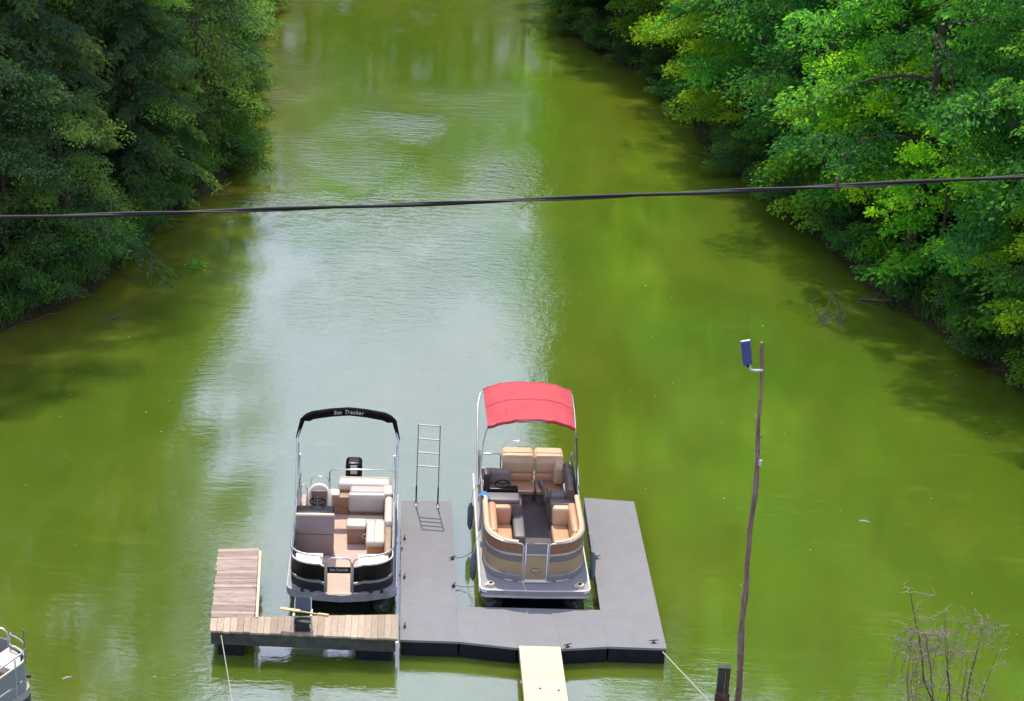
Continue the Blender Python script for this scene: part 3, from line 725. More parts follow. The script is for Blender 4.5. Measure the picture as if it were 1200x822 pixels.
for (x, y) in ((.86, 33.0), (1.22, 32.96)):
    b = MB(); b.tube([(x, y, .46 + .075 * (34.82 - y) - .005), (x, y, .475 + .075 * (34.82 - y))], .022, 8); b.build('screw_head', M['blackm'], gw)

# ------------------------------------------------------------------ folding chair and oar on the wooden dock
fc = thing('folding_chair', 'folding chair with blue-grey sling back on the wooden walkway', 'chair', (-3.99, 34.86, .625), R_(4))
for sx in (-.2, .2):
    b = MB(); b.tube([(sx, -.2, 0), (sx * .97, -.05, .24), (sx * .95, .06, .42), (sx * .93, .15, .70), (sx * .85, .16, .73)], .014, 6); b.build('side_frame', M['white'], fc)
    b = MB(); b.tube([(sx, .24, 0), (sx, .06, .30)], .013, 6); b.build('leg', M['white'], fc)
    b = MB(); b.rbox(sx - .028, sx + .028, -.2, .12, .42, .45, .012); b.build('armrest', M['white'], fc)
    b = MB(); b.tube([(sx, -.17, .0), (sx, -.16, .43)], .013, 6); b.build('leg', M['white'], fc)
V = []; F = []
for i, (y, z) in enumerate(((.075, .38), (.10, .49), (.125, .60), (.145, .71))):
    for x in (-.185, -.09, 0, .09, .185): V.append((x, y + .045 * (1 - (x / .185) ** 2), z))
for i in range(3):
    for k in range(4): a = i * 5 + k; F.append((a, a + 1, a + 6, a + 5))
b = MB(); b.add(V, F, True); b.add([(x, y + .012, z) for x, y, z in V], [f[::-1] for f in F], True); b.build('sling_back', M['sling'], fc)
b = MB(); b.rbox(-.19, .19, -.2, .1, .21, .25, .015); b.build('seat', M['blackm'], fc)
b = MB(); b.rbox(-.17, .17, -.215, -.195, .02, .22, .008); b.build('front_flap', M['blackm'], fc)
fc.scale = (.88, .88, .84)
oar = thing('wooden_oar', 'yellow wooden oar lying across the arms of the folding chair', 'oar', (-3.94, 34.79, 1.025), R_(-10))
b = MB(); b.tube([(-.5, 0, .012), (.3, 0, -.01)], .018, 8); b.build('shaft', M['yellow'], oar)
b = MB(); b.rbox(-.52, -.1, -.045, .045, -.004, .026, .01); b.build('blade', M['yellow'], oar)
b = MB(); b.rbox(.28, .5, -.03, .03, -.03, .02, .01); b.build('grip', M['yellow'], oar)

# ------------------------------------------------------------------ ropes
def rope(label, pts, r=.011, m='rope', group=None, sag=.0):
    P = []
    for i in range(len(pts) - 1):
        for t in np.linspace(0, 1, 9, endpoint=(i == len(pts) - 2)):
            p_ = Vector(pts[i]).lerp(Vector(pts[i + 1]), t); p_.z -= sag * 4 * t * (1 - t); P.append(p_)
    b = MB(); b.tube(P, r, 6); o = b.build('rope', M[m]); tag(o, label, 'rope', group); return o
rope('pale rope running from the left corner of the wooden dock to shore', [(-5.60, 34.52, .55), (-5.08, 32.5, .33), (-4.2, 28.6, .5)], .010)
rope('yellowish rope running from the right front corner of the grey dock', [(3.38, 35.06, .33), (4.16, 33.15, .42), (4.9, 31.2, .55)], .014)
rope('slack dark line from the left dock arm to the red-topped boat, farther one', [(-1.10, 38.55, .44), (-.62, 38.62, .62)], .010, 'rope_g', None, .10)
rope('dark line from the left dock arm to the red-topped boat, nearer one', [(-1.02, 37.3, .43), (-.5, 37.08, .55)], .010, 'rope_g', None, .04)
rope('dark mooring line from the right dock arm to the red-topped boat', [(2.10, 38.9, .44), (1.86, 39.1, .62)], .010, 'rope_g', None, .03)
# ------------------------------------------------------------------ boats
HD = R_(3.6)
def text_mesh(name, body, size, material, parent, m4, ext=.002, shear=0., xs=1.):
    cu = bpy.data.curves.new(name, 'FONT'); cu.body = body; cu.size = size; cu.align_x = 'CENTER'; cu.align_y = 'CENTER'; cu.extrude = ext; cu.shear = shear; cu.offset = size * .02
    t = bpy.data.objects.new(name, cu); COL.objects.link(t)
    dg = bpy.context.evaluated_depsgraph_get(); me = bpy.data.meshes.new_from_object(t.evaluated_get(dg)); bpy.data.objects.remove(t); bpy.data.curves.remove(cu)
    me.materials.clear(); me.materials.append(material); me.transform(m4 @ Matrix.Scale(xs, 4, (1, 0, 0)))
    return link_mesh(name, me, parent)
UPR = Matrix.Rotation(R_(90), 4, 'X')          # text facing -Y, upright

def pontoons(t, xs, y0, y1, z=.16, r=.29):
    for x in xs:
        b = MB(); b.tube([(x, y0, z + .16), (x, y0 + .12, z + .09), (x, y0 + .35, z + .03), (x, y0 + .75, z), (x, y1 - .1, z), (x, y1, z)], [.02, .12, .22, r, r, r * .9], 14); b.build('pontoon', M['pontoon'], t)
        b = MB(); b.box(x - .07, x + .07, y0 + .6, y1 - .1, z + r - .02, z + r + .13); b.build('riser', M['alu_dull'], t)

def rail_tube(t, pts, r=.016, name='rail', m='alu'):
    b = MB(); b.tube(pts, r, 8); return b.build(name, M[m], t)

def bow_curve(xw, yc, yf, xg, n=7):
    """plan path from the side at (xw,yc) round to the gate post (xg,yf); xw negative = left"""
    s = 1 if xw > 0 else -1
    P = []
    for i in range(n + 1):
        a = R_(90 * i / n)
        P.append((s * (abs(xw) - .62) + s * .62 * math.cos(a), yc - (yc - yf - .10) * math.sin(a)))
    P[-1] = (s * (abs(xw) - .62), yf + .10)
    P += [((P[-1][0] + xg) / 2, yf + .035), (xg, yf)]
    return P

def tiny_boat(loc, rz, label, pal, bimini, word, lip=1.):
    """small tritoon-less pontoon boat, 4.9 m; x starboard(right), y to the stern, z up from the water"""
    t = thing('pontoon_boat', label, 'pontoon boat', loc, rz, None)
    pontoons(t, (-.84, .84), .35, 4.95)
    out = [(-1.16, 5.0), (-1.16, .62)] + [(-1.16 + .30 - .30 * math.cos(R_(a)), .62 - .27 * math.sin(R_(a))) for a in (30, 60, 90)] + [(-.5, .24), (0, .18), (.5, .24)] + \
          [(1.16 - .30 + .30 * math.sin(R_(a)), .35 + .27 * (1 - math.cos(R_(a)))) for a in (0, 30, 60, 90)] + [(1.16, 5.0)]
    if lip < 1: out = [(x * lip, y + (.11 if y < 1 else 0)) for x, y in out]
    b = MB(); b.prism([(x * .985, .12 + (y - .1) * .985) for x, y in out], .56, .655); b.build('deck', M['deck_g'], t)
    b = MB(); b.prism([(-1.04, 4.9), (-1.04, .95), (-.86, .55), (-.33, .40), (-.30, .235), (.20, .235), (.24, .40), (.86, .55), (1.04, .95), (1.04, 4.9)], .6555, .664); b.build('carpet', M[pal['deck']], t)
    b = MB(); b.strip([(x, y) for x, y in out], .50, .665, .018); b.build('deck_rim', M['alu_dull'], t)
    b = MB(); b.box(-.62, .62, .60, .66, -.12, .55); b.build('bow_shade_wall', M['black'], t)  # added black wall, stands in for the dark shade under the bow
    Lp = [(-1.08, 4.55), (-1.08, 2.7), (-1.08, .98)] + bow_curve(-1.08, .85, .27, -.34)
    Rp = [(1.08, 4.55), (1.08, 2.7), (1.08, .98)] + bow_curve(1.08, .85, .27, .24)
    for P, s in ((Lp, 1), (Rp, -1)):
        for nm, z0, z1, mm, th in (('fence_panel', .93, 1.27, pal['panel'], .022), ('fence_trim', 1.27, 1.30, 'alu', .03), ('fence_trim', .855, .90, 'alu_dull', .03), ('fence_base', .67, .85, pal.get('base', 'blackm'), .012)):
            b = MB(); b.strip(P, z0, z1, th * s); b.build(nm, M[mm], t)
        top = [(x, y, 1.50 - .12 * max(0, (y - 2.5) / 2)) for x, y in P]; x, y = P[-1]
        top = top[:-1] + [(x + (-.10 if s > 0 else .10), y + .015, 1.49), (x - (.03 if s > 0 else -.03), y, 1.45), (x, y, 1.36), (x, y, .66)]
        rail_tube(t, [(P[0][0], P[0][1], .68)] + top, .019, 'rail', 'alu')
        for y_ in (1.0, 2.0, 3.2):
            rail_tube(t, [(P[0][0], y_, .66), (P[0][0], y_, 1.46)], .014, 'post', 'alu')
        # cleats on the deck lip
        for xx in ((-.82, -.62) if s > 0 else (.62, .85)):
            b = MB(); b.box(xx - .035, xx + .035, .31, .37, .665, .72); b.build('cleat', M['blackm'], t)
    # gate
    g0, g1 = -.305, .205; yg = .262
    rail_tube(t, [(g0, yg, .70), (g0, yg, 1.38), (g0 + .03, yg, 1.46), (g0 + .10, yg, 1.50), (g1 - .10, yg, 1.50), (g1 - .03, yg, 1.46), (g1, yg, 1.38), (g1, yg, .70)], .019, 'gate_frame')
    b = MB(); b.box(g0 + .015, g1 - .015, yg - .008, yg + .012, 1.15, 1.29); pl = b.build('name_plate', M[pal['panel']], t)
    if word: text_mesh('lettering', word.upper(), .075, M['letters'], t, Matrix.Translation(((g0 + g1) / 2, yg - .010, 1.225)) @ UPR, xs=.78)
    if not word:
        b = MB(); b.box(g0 + .015, g1 - .015, yg - .004, yg + .010, .68, 1.15); b.build('gate_panel', M[pal['gate']], t)
    # bow cushions
    for (x0, x1) in ((-1.02, -.42), (.34, 1.02)):
        sg = -1 if x0 < 0 else 1; xi = .42 if sg < 0 else .34
        cw = [(sg * xi, .36), (sg * .62, .41), (sg * .84, .54), (sg * .97, .74), (sg * .99, 1.0), (sg * xi, 1.0)]
        b = MB(); b.prism(cw, 1.10, 1.20); b.prism([(x * .985, .01 + y * .98) for x, y in cw], 1.2, 1.225); b.build('bow_cushion', M['vinyl_w'], t)
        b = MB(); b.prism([(x * .97 + sg * .01, .04 + y * .93) for x, y in cw], .657, 1.095); b.build('seat_base', M['plast_tan'], t)
    # helm console
    b = MB(); b.rbox(-1.04, -.22, 1.92, 2.28, 1.18, 1.62, .03); b.build('console_top', M['cons_hi'], t)
    b = MB(); b.rbox(-1.03, -.23, 1.93, 2.28, .657, 1.172, .02); b.build('console_base', M['cons_lo'], t)
    b = MB(); b.rbox(-1.05, -.21, 1.90, 1.98, 1.62, 1.68, .02); b.build('windscreen_trim', M['vinyl_w'], t)
    b = MB(); b.rbox(-1.04, -.22, 1.99, 2.36, 1.60, 1.67, .03); b.build('dashboard', M['black'], t)
    sw = MB(); m4 = Matrix.Translation((-.60, 2.52, 1.68)) @ Matrix.Rotation(R_(-55), 4, 'X')
    sw.tube([m4 @ Vector((.17 * math.cos(a), .17 * math.sin(a), 0)) for a in np.linspace(0, 2 * math.pi, 18, endpoint=False)], .016, 6, closed=True)
    for a in (90, 210, 330): sw.tube([m4 @ Vector((0, 0, 0)), m4 @ Vector((.17 * math.cos(R_(a)), .17 * math.sin(R_(a)), 0))], .012, 5)
    sw.tube([m4 @ Vector((0, 0, 0)), Vector((-.60, 2.32, 1.60))], .03, 6); sw.build('steering_wheel', M['black'], t)
    # helm seat: wrap-round bucket
    b = MB(); b.rbox(-.86, -.34, 2.78, 3.25, 1.08, 1.24, .07); b.build('seat', M['vinyl_w'], t)
    V = []; N = 10
    for k in range(N + 1):
        a = R_(200 - 220 * k / N + 0); x = -.60 + .29 * math.cos(a); y = 3.08 + .26 * math.sin(a)
        zt = 1.74 - .30 * ((k - N / 2) / (N / 2)) ** 2; ix, iy = -.60 + .21 * math.cos(a), 3.08 + .18 * math.sin(a)
        V += [(x, y, 1.12), (x, y + .03, zt - .05), ((x + ix) / 2, (y + iy) / 2 + .03, zt), (ix, iy + .02, zt - .05), (ix, iy, 1.18)]
    F = [(k * 5 + j, k * 5 + j + 1, k * 5 + j + 6, k * 5 + j + 5) for k in range(N) for j in range(4)]
    F += [(0, 1, 2, 3, 4), tuple(N * 5 + j for j in (4, 3, 2, 1, 0))]
    b = MB(); b.add(V, F, True); b.build('backrest', M['vinyl_w'], t)
    b = MB(); b.rbox(-.76, -.44, 3.16, 3.22, 1.26, 1.62, .02); b.build('seat_inset', M['vinyl_g'], t)
    b = MB(); b.tube([(-.6, 3.02, .66), (-.6, 3.02, 1.08)], .05, 8); b.tube([(-.6, 3.02, .655), (-.6, 3.02, .68)], .17, 12); b.build('pedestal', M['alu'], t)
    for (x0, x1, yy, zz) in ((-1.04, -.84, 2.98, 1.86), (-.80, -.38, 3.42, 1.86)):
        rail_tube(t, [(x0, yy, 1.2), (x0 + .01, yy, zz - .14), (x0 + .05, yy, zz - .02), ((x0 + x1) / 2, yy, zz), (x1 - .05, yy, zz - .02), (x1 - .01, yy, zz - .14), (x1, yy, 1.2)], .013, 'grab_rail', 'chrome')
    # cabinet and stern sun pad
    b = MB(); b.rbox(-.40, .05, 3.92, 4.3, .657, 1.10, .02); b.build('cabinet', M['plast_tan'], t)
    b = MB(); b.rbox(-.40, -.17, 3.93, 4.25, 1.10, 1.16, .03); b.build('cabinet_lid', M['vinyl_w'], t)
    b = MB(); b.tube([(-.40, 3.905, .95), (-.25, 3.905, .92), (-.1, 3.905, .86), (.05, 3.905, .84)], .008, 4); b.build('cabinet_seam', M['cons_lo'], t)
    b = MB(); b.rbox(-.22, .98, 4.22, 4.66, 1.08, 1.30, .08); b.build('sun_pad', M['vinyl_w'], t)
    b = MB(); b.rbox(.06, .98, 3.86, 4.2, 1.10, 1.28, .07); b.build('sun_pad', M['vinyl_wg'], t)
    b = MB(); b.box(.08, .96, 3.9, 4.6, .657, 1.09); b.build('seat_base', M['plast_tan'], t)
    b = MB(); b.rbox(.80, 1.04, 3.7, 4.2, 1.12, 1.32, .07); b.build('head_cushion', M['vinyl_w'], t)
    # L-shaped lounge
    b = MB(); b.rbox(.05, .86, 3.30, 3.50, 1.02, 1.44, .08); b.build('lounge_back', M['vinyl_wg'], t)
    b = MB(); b.rbox(.05, .86, 3.32, 3.48, 1.39, 1.47, .035); b.build('lounge_piping', M['vinyl_w'], t)
    b = MB(); b.rbox(.05, .86, 2.86, 3.28, .86, 1.00, .05); b.build('lounge_seat', M['vinyl_t'] if pal.get('tan') else M['vinyl_wg'], t)
    b = MB(); b.box(.07, .84, 2.9, 3.45, .657, .86); b.build('seat_base', M['plast_tan'], t)
    b = MB(); b.rbox(.86, 1.04, 2.15, 3.42, 1.08, 1.42, .08); b.build('side_bolster', M['vinyl_w'], t)
    b = MB(); b.rbox(.88, 1.03, .95, 2.15, .90, 1.30, .04); b.build('side_panel', M['plast_tan'], t)
    b = MB(); b.rbox(.05, .46, 2.48, 2.82, .657, 1.02, .03); b.build('seat_base', M['plast_tan'], t)
    b = MB(); b.rbox(.03, .46, 2.46, 2.84, 1.02, 1.14, .05); b.build('seat_cushion', M['vinyl_w'], t)
    b = MB(); b.tube([(.44 + .055 * math.cos(a), 2.42, .9 + .055 * math.sin(a)) for a in np.linspace(0, 2 * math.pi, 12, endpoint=False)], .012, 5, closed=True); b.build('cup_holder', M['chrome'], t)
    b = MB(); b.rbox(.47, .90, 1.68, 2.74, 1.0, 1.16, .08); b.build('seat_cushion', M['vinyl_w'], t)
    b = MB(); b.tube([(.66, 1.70, 1.165), (.66, 2.72, 1.165)], .006, 4); b.build('seam', M['plast_tan'], t)
    b = MB(); b.rbox(.50, .88, 1.78, 2.7, .657, .99, .02); b.build('seat_base', M['plast_or'], t)
    # stern rail and outboard
    rail_tube(t, [(-.42, 4.62, .66), (-.42, 4.62, 1.38), (-.38, 4.62, 1.45), (.2, 4.64, 1.46), (1.02, 4.62, 1.46), (1.08, 4.60, 1.40), (1.08, 4.55, .66)], .018, 'stern_rail')
    motor = bpy.data.objects.new('outboard_motor', None); COL.objects.link(motor); motor.parent = t
    b = MB(); b.rbox(-.07, .31, 4.93, 5.38, 1.0, 1.46, .09, 4); b.build('cowling', M['black'], motor)
    b = MB(); b.rbox(.04, .20, 4.918, 4.94, 1.2, 1.42, .01); b.build('pale_front_plate', M['letters'], motor)  # pale plate on the front of the cowling
    b = MB(); b.rbox(-.05, .29, 4.95, 5.36, .84, 1.0, .04); b.build('midsection', M['blackm'], motor)
    b = MB(); b.rbox(.06, .18, 5.05, 5.25, -.35, .84, .03); b.build('leg', M['blackm'], motor)
    if bimini:
        H0 = (-1.1, 2.92, 1.40); H1 = (1.1, 2.92, 1.40)
        def arch(off, zoff, n=16):
            P = []
            for i in range(n + 1):
                u = -1 + 2 * i / n; u = math.copysign(abs(u) ** .75, u); x = 1.13 * u
                k = float(np.interp(abs(u), [0, .33, .7, .91, .975, 1], [1, .95, .84, .66, .34, 0]))
                y = 4.06 + .36 * k + off; z = 2.50 + .52 * k + zoff
                P.append((x, y, z))
            return P
        A = arch(0, 0)
        rail_tube(t, [H0, (-1.12, 3.6, 2.05), A[0]], .020, 'bimini_leg'); rail_tube(t, [H1, (1.12, 3.6, 2.05), A[-1]], .020, 'bimini_leg')
        rail_tube(t, A, .016, 'bimini_bow')
        cp = [(x * 1.01, y + .02, z - .02) for x, y, z in A]
        rr = [.03] + [.055] * 1 + [.095] * (len(cp) - 4) + [.055, .03]
        rr = rr[:len(cp)]
        while len(rr) < len(cp): rr.append(.06)
        b = MB(); b.tube(cp, rr, 10, r2=[q * 1.2 for q in rr]); cz = b.build('rolled_canopy', M['canvas_k'], t)
        rail_tube(t, [(-1.10, 4.1, 2.35), (-1.12, 4.5, 1.46)], .008, 'strap', 'blackm'); rail_tube(t, [(1.10, 4.1, 2.35), (1.12, 4.5, 1.46)], .008, 'strap', 'blackm')
        rail_tube(t, [(1.05, 3.75, 2.25), (1.09, 3.9, 1.7), (1.09, 4.2, 1.45)], .012, 'brace', 'alu'); rail_tube(t, [(-1.05, 3.75, 2.25), (-1.09, 3.9, 1.7), (-1.09, 4.2, 1.45)], .012, 'brace', 'alu')
        # each letter follows the curve of the canvas
        L = word; n = len(L)
        for i, chh in enumerate(L):
            if chh == ' ': continue
            u = (i - (n - 1) / 2) * .062; k = 1 - .15 * abs(u / 1.13)
            y = 4.06 + .36 * k; z = 2.50 + .52 * k
            text_mesh('letter', chh, .12, M['letters'], cz, Matrix.Translation((u, y - .108, z + .02)) @ Matrix.Rotation(R_(0), 4, 'Y') @ Matrix.Rotation(R_(-22), 4, 'X') @ UPR, ext=.004, shear=.25, xs=.9)
    return t
PAL1 = dict(deck='carpet_p', panel='black', gate='carpet_p')
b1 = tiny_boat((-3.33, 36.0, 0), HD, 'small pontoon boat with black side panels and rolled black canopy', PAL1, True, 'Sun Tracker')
PAL3 = dict(deck='carpet_p', panel='bluegrey', gate='bluegrey', base='bluegrey')

def bigger_boat(loc, rz):
    t = thing('pontoon_boat', 'tan pontoon boat with faded red canopy moored in the grey dock slip', 'pontoon boat', loc, rz)
    pontoons(t, (-.86, .84), .42, 6.0, .2, .31)
    xl, xr = -1.20, 1.17
    out = [(xl, 5.95), (xl, .42), (xl + .04, .32), (xl + .14, .27), (0, .24), (xr - .14, .27), (xr - .04, .32), (xr, .42), (xr, 5.95)]
    b = MB(); b.prism([(x * .985, .2 + (y - .2) * .99) for x, y in out], .60, .715); b.build('deck', M['deck_g'], t)
    b = MB(); b.strip(out, .665, .728, .03); b.build('deck_rim', M['white'], t)
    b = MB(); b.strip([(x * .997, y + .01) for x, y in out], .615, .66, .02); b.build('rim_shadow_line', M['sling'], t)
    b = MB(); b.strip([(x * 1.003, y - .006) for x, y in out], .555, .612, .03); b.build('lower_rim', M['alu'], t)
    b = MB(); b.box(-.62, .60, .66, .72, -.12, .60); b.build('bow_shade_wall', M['black'], t)  # no real boat part: black sheet added as shade below the deck
    b = MB(); b.box(-.48, .45, .7, 5.7, .717, .724); b.build('carpet', M['carpet_g'], t)
    def curve(s):
        xw = 1.08; g = .275
        P = [(s * xw, 5.3), (s * xw, 4.0), (s * xw, 2.6), (s * xw, 1.62)]
        for i in range(1, 7):
            a = R_(90 * i / 7); P.append((s * (xw - .62 + .62 * math.cos(a)), 1.52 - .80 * math.sin(a)))
        P += [(s * .44, .70), (s * g, .665)]
        return [(x - .01, y) for x, y in P]
    for s in (-1, 1):
        P = curve(s); th = -s
        for nm, z0, z1, mm, tk in (('fence_panel', 1.385, 1.60, 'copper', .02), ('fence_trim', 1.33, 1.38, 'alu', .034), ('fence_stripe', 1.19, 1.325, 'taupe', .02), ('fence_panel', .90, 1.185, 'tanpanel', .022),
                                   ('fence_trim', .835, .895, 'alu', .034), ('fence_base', .73, .83, 'deck_g', .012)):
            b = MB(); b.strip(P, z0, z1, tk * th); b.build(nm, M[mm], t)
        x, y = P[-1]
        rail_tube(t, [(P[0][0], P[0][1], .72)] + [(a, c, 1.625) for a, c in P[:-1]] + [(x + s * .04, y, 1.625), (x, y, 1.585), (x, y, .74)], .021, 'rail', 'alu')
        b = MB(); b.tube([(a - s * .055, c + .03, 1.64) for a, c in [(P[0][0], 2.95)] + P[2:-1]], .06, 8, r2=.035); b.build('rail_cushion', M['vinyl_tl'], t)
        for y_ in (1.7, 3.2, 4.6): rail_tube(t, [(P[0][0] + s * .012, y_, .72), (P[0][0] + s * .012, y_, 1.6)], .013, 'post')
    # gate
    g = .235; yg = .64
    rail_tube(t, [(-g, yg, .75), (-g, yg, 1.66), (g, yg, 1.66), (g, yg, .75), (-g, yg, .75)], .02, 'gate_frame')
    rail_tube(t, [(-g, yg, 1.38), (g, yg, 1.38)], .018, 'gate_bar')
    b = MB(); b.box(-g + .015, g - .015, yg + .003, yg + .013, 1.40, 1.64); b.build('gate_mesh', M['mesh_g'], t)
    b = MB(); b.box(-g + .015, g - .015, yg - .006, yg + .008, .80, 1.36); b.build('gate_panel', M['tanpanel'], t)
    b = MB(); b.rbox(-g - .01, g + .01, yg - .05, yg + .01, .73, .775, .01); b.build('gate_sill', M['white'], t)
    b = MB(); b.tube([(.11 * math.cos(a), yg - .012, 1.01 + .055 * math.sin(a)) for a in np.linspace(0, 2 * math.pi, 20, endpoint=False)], .005, 5, closed=True); em = b.build('oval_emblem', M['taupe'], t)
    text_mesh('lettering', 'BCD', .085, M['dial'], em, Matrix.Translation((0, yg - .014, 1.01)) @ UPR, xs=.95)
    for x in (-.96, .95):          # cream round sockets on the bow corners
        b = MB(); b.tube([(x, .5, .72), (x, .5, .775)], [.10, .085], 14); d_ = b.build('fender_socket', M['dial'], t)
        b = MB(); b.tube([(x, .5, .776), (x, .5, .784)], .04, 10); b.build('socket_hole', M['black'], d_)
        b = MB(); b.box(x - .12, x - .04, .44, .5, .72, .76); b.build('cleat', M['white'], t)
    # bow lounges
    for s in (-1, 1):
        x0, x1 = sorted((s * .98, s * .80)); b = MB(); b.rbox(x0, x1, 1.35, 2.75, 1.16, 1.60, .07); b.build('lounge_back', M['vinyl_t'], t)
        b = MB(); b.tube([(s * .90, 1.55, 1.42), (s * .84, 1.20, 1.42), (s * .66, .98, 1.42), (s * .44, .90, 1.42)], .09, 8, r2=.15); b.build('lounge_corner_back', M['vinyl_t'], t)
        x0, x1 = sorted((s * .82, s * .44)); b = MB(); b.rbox(x0, x1, 1.05, 2.55, .98, 1.14, .05); b.build('lounge_seat', M['vinyl_t'], t)
        b = MB(); b.rbox(x0 + .01, x1 - .01, 1.40, 1.72, 1.12, 1.20, .04); b.build('seat_pad', M['vinyl_tl'], t)
        b = MB(); b.rbox(*sorted((s * .96, s * .46)), 2.52, 2.74, 1.10, 1.55, .07); b.build('lounge_end_back', M['vinyl_tl' if s > 0 else 'vinyl_t'], t)
        x0, x1 = sorted((s * .90, s * .455)); b = MB(); b.box(x0, x1, 1.1, 2.7, .718, .98); b.build('lounge_base', M['cons_lo'], t)
    # port console
    b = MB(); b.rbox(-.98, -.20, 2.80, 3.36, .722, 1.50, .06); b.build('console', M['vinyl_g'], t)
    b = MB(); b.rbox(-1.0, -.26, 2.80, 3.2, 1.48, 1.60, .05); b.build('console_top', M['cons_dk'], t)
    b = MB(); b.rbox(-.42, -.17, 1.75, 2.84, .722, 1.24, .05); b.build('console_wing', M['cons_dk'], t)
    b = MB(); b.rbox(-.95, -.28, 3.22, 3.44, 1.50, 1.66, .04); b.build('dashboard', M['black'], t)
    sw = MB(); m4 = Matrix.Translation((-.62, 3.58, 1.60)) @ Matrix.Rotation(R_(-60), 4, 'X')
    sw.tube([m4 @ Vector((.17 * math.cos(a), .17 * math.sin(a), 0)) for a in np.linspace(0, 2 * math.pi, 18, endpoint=False)], .016, 6, closed=True)
    for a in (90, 210, 330): sw.tube([m4 @ Vector((0, 0, 0)), m4 @ Vector((.17 * math.cos(R_(a)), .17 * math.sin(R_(a)), 0))], .012, 5)
    sw.build('steering_wheel', M['black'], t)
    b = MB(); b.rbox(-.88, -.38, 3.95, 4.4, 1.08, 1.24, .07); b.build('helm_seat', M['cons_lo'], t)
    b = MB(); b.rbox(-.88, -.38, 4.34, 4.52, 1.2, 1.58, .08); b.build('helm_backrest', M['cons_lo'], t)
    b = MB(); b.tube([(-.63, 4.18, .72), (-.63, 4.18, 1.1)], .05, 8); b.build('pedestal', M['alu'], t)
    # starboard bulkhead and aft lounge
    b = MB(); b.rbox(.44, 1.02, 3.05, 3.45, .722, 1.40, .05); b.build('bulkhead', M['vinyl_g'], t)
    b = MB(); b.rbox(.46, .80, 3.30, 3.62, 1.30, 1.50, .05); b.build('armrest', M['cons_dk'], t)
    b = MB(); b.tube([(.90, 3.3, 1.50), (.93, 4.0, 1.52), (.92, 4.75, 1.50)], .11, 10, r2=.13); b.build('side_bolster', M['vinyl_g'], t)
    b = MB(); b.tube([(.88, 3.85, 1.635), (1.0, 3.87, 1.62)], .012, 5); b.tube([(.86, 4.3, 1.635), (1.0, 4.32, 1.62)], .012, 5); b.build('bolster_seam', M['alu_dull'], t)
    b = MB(); b.tube([(.40, 3.45, 1.28), (.38, 3.9, 1.30), (.30, 4.3, 1.30)], .07, 8, r2=.10); b.build('inner_bolster', M['vinyl_g'], t)
    b = MB(); b.rbox(.45, .85, 3.5, 4.5, .95, 1.10, .04); b.build('lounge_seat', M['vinyl_t'], t)
    b = MB(); b.rbox(.55, .72, 3.75, 3.95, 1.10, 1.22, .03); b.build('rolled_towel', M['red'], t)
    # stern lounge: two backs that roll over into a sun pad
    for (x0, x1) in ((-.56, .185), (.195, .88)):
        b = MB(); b.rbox(x0, x1, 4.98, 5.62, 1.40, 1.62, .09, 4); b.build('sun_pad', M['vinyl_tl'], t)
        b = MB(); b.rbox(x0, x1, 4.90, 5.10, 1.24, 1.58, .085, 4); b.build('lounge_back', M['vinyl_tl'], t)
        b = MB(); b.rbox(x0 + .02, x1 - .01, 4.84, 5.05, 1.06, 1.26, .06); b.build('lounge_back', M['vinyl_t'], t)
        b = MB(); b.rbox(x0 + .02, x1 - .01, 4.40, 4.88, .92, 1.06, .05); b.build('lounge_seat', M['vinyl_t'], t)
        b = MB(); b.tube([(x0 + .04, 4.41, 1.03), (x1 - .03, 4.41, 1.03)], .022, 6); b.build('piping', M['white'], t)
        b = MB(); b.tube([(x0 + .05, 5.25, 1.625), (x1 - .05, 5.25, 1.625)], .009, 4); b.build('seam', M['plast_tan'], t)
        b = MB(); b.box(x0 + .04, x1 - .04, 4.5, 5.5, .717, .92); b.build('seat_base', M['cons_lo'], t)
    b = MB(); b.rbox(.62, .90, 4.6, 5.0, 1.1, 1.56, .08); b.build('corner_cushion', M['vinyl_tl'], t)
    rail_tube(t, [(-.54, 5.66, 1.3), (-.50, 5.68, 1.62), (-.38, 5.7, 1.70), (.05, 5.7, 1.72), (.14, 5.68, 1.64)], .012, 'grab_rail', 'chrome')
    rail_tube(t, [(-1.08, 5.3, .72), (-1.08, 5.32, 1.46), (-1.02, 5.36, 1.52), (-.62, 5.38, 1.52), (-.58, 5.38, 1.46), (-.58, 5.38, .72)], .017, 'stern_rail')
    b = MB(); b.box(-1.05, -.60, 5.35, 5.37, .85, 1.15); b.build('stern_panel', M['white'], t)
    b = MB(); b.rbox(-.98, -.62, 4.62, 5.0, .722, 1.35, .05); b.build('cooler_bin', M['cons_lo'], t)
    # bimini
    def bow(y, ztop, zc, xw, n=12):
        return [(xw * math.copysign(min(1, abs(u)) ** .8, u) - .0, y, ztop + (zc - ztop) * (1 - abs(u) ** 2.2)) for u in [-1 + 2 * i / n for i in range(n + 1)]]
    fw = bow(4.02, 2.83, 2.98, .985); rw = bow(5.86, 2.89, 3.06, 1.03); mw = bow(4.95, 2.84, 3.09, 1.01)
    rail_tube(t, [(-1.15, 3.55, 1.6), (-1.13, 3.62, 1.7), (-1.08, 3.9, 2.45), (-1.03, 3.98, 2.66)] + fw + [(1.02, 3.98, 2.62), (1.03, 4.2, 2.2), (1.03, 4.55, 1.6)], .017, 'bimini_bow', 'alu')
    rail_tube(t, [(-1.19, 3.5, 1.6), (-1.19, 4.3, 2.15), (-1.16, 5.5, 2.72), (-1.10, 5.82, 2.86)] + rw + [(1.06, 5.80, 2.84), (1.09, 5.3, 2.6), (1.10, 3.55, 1.62)], .019, 'bimini_bow', 'alu')
    rail_tube(t, [(1.02, 4.02, 2.7), (1.06, 3.75, 2.1), (1.05, 3.5, 1.62)], .013, 'strap', 'blackm')
    V = []; F = []; NU, NV = 14, 10
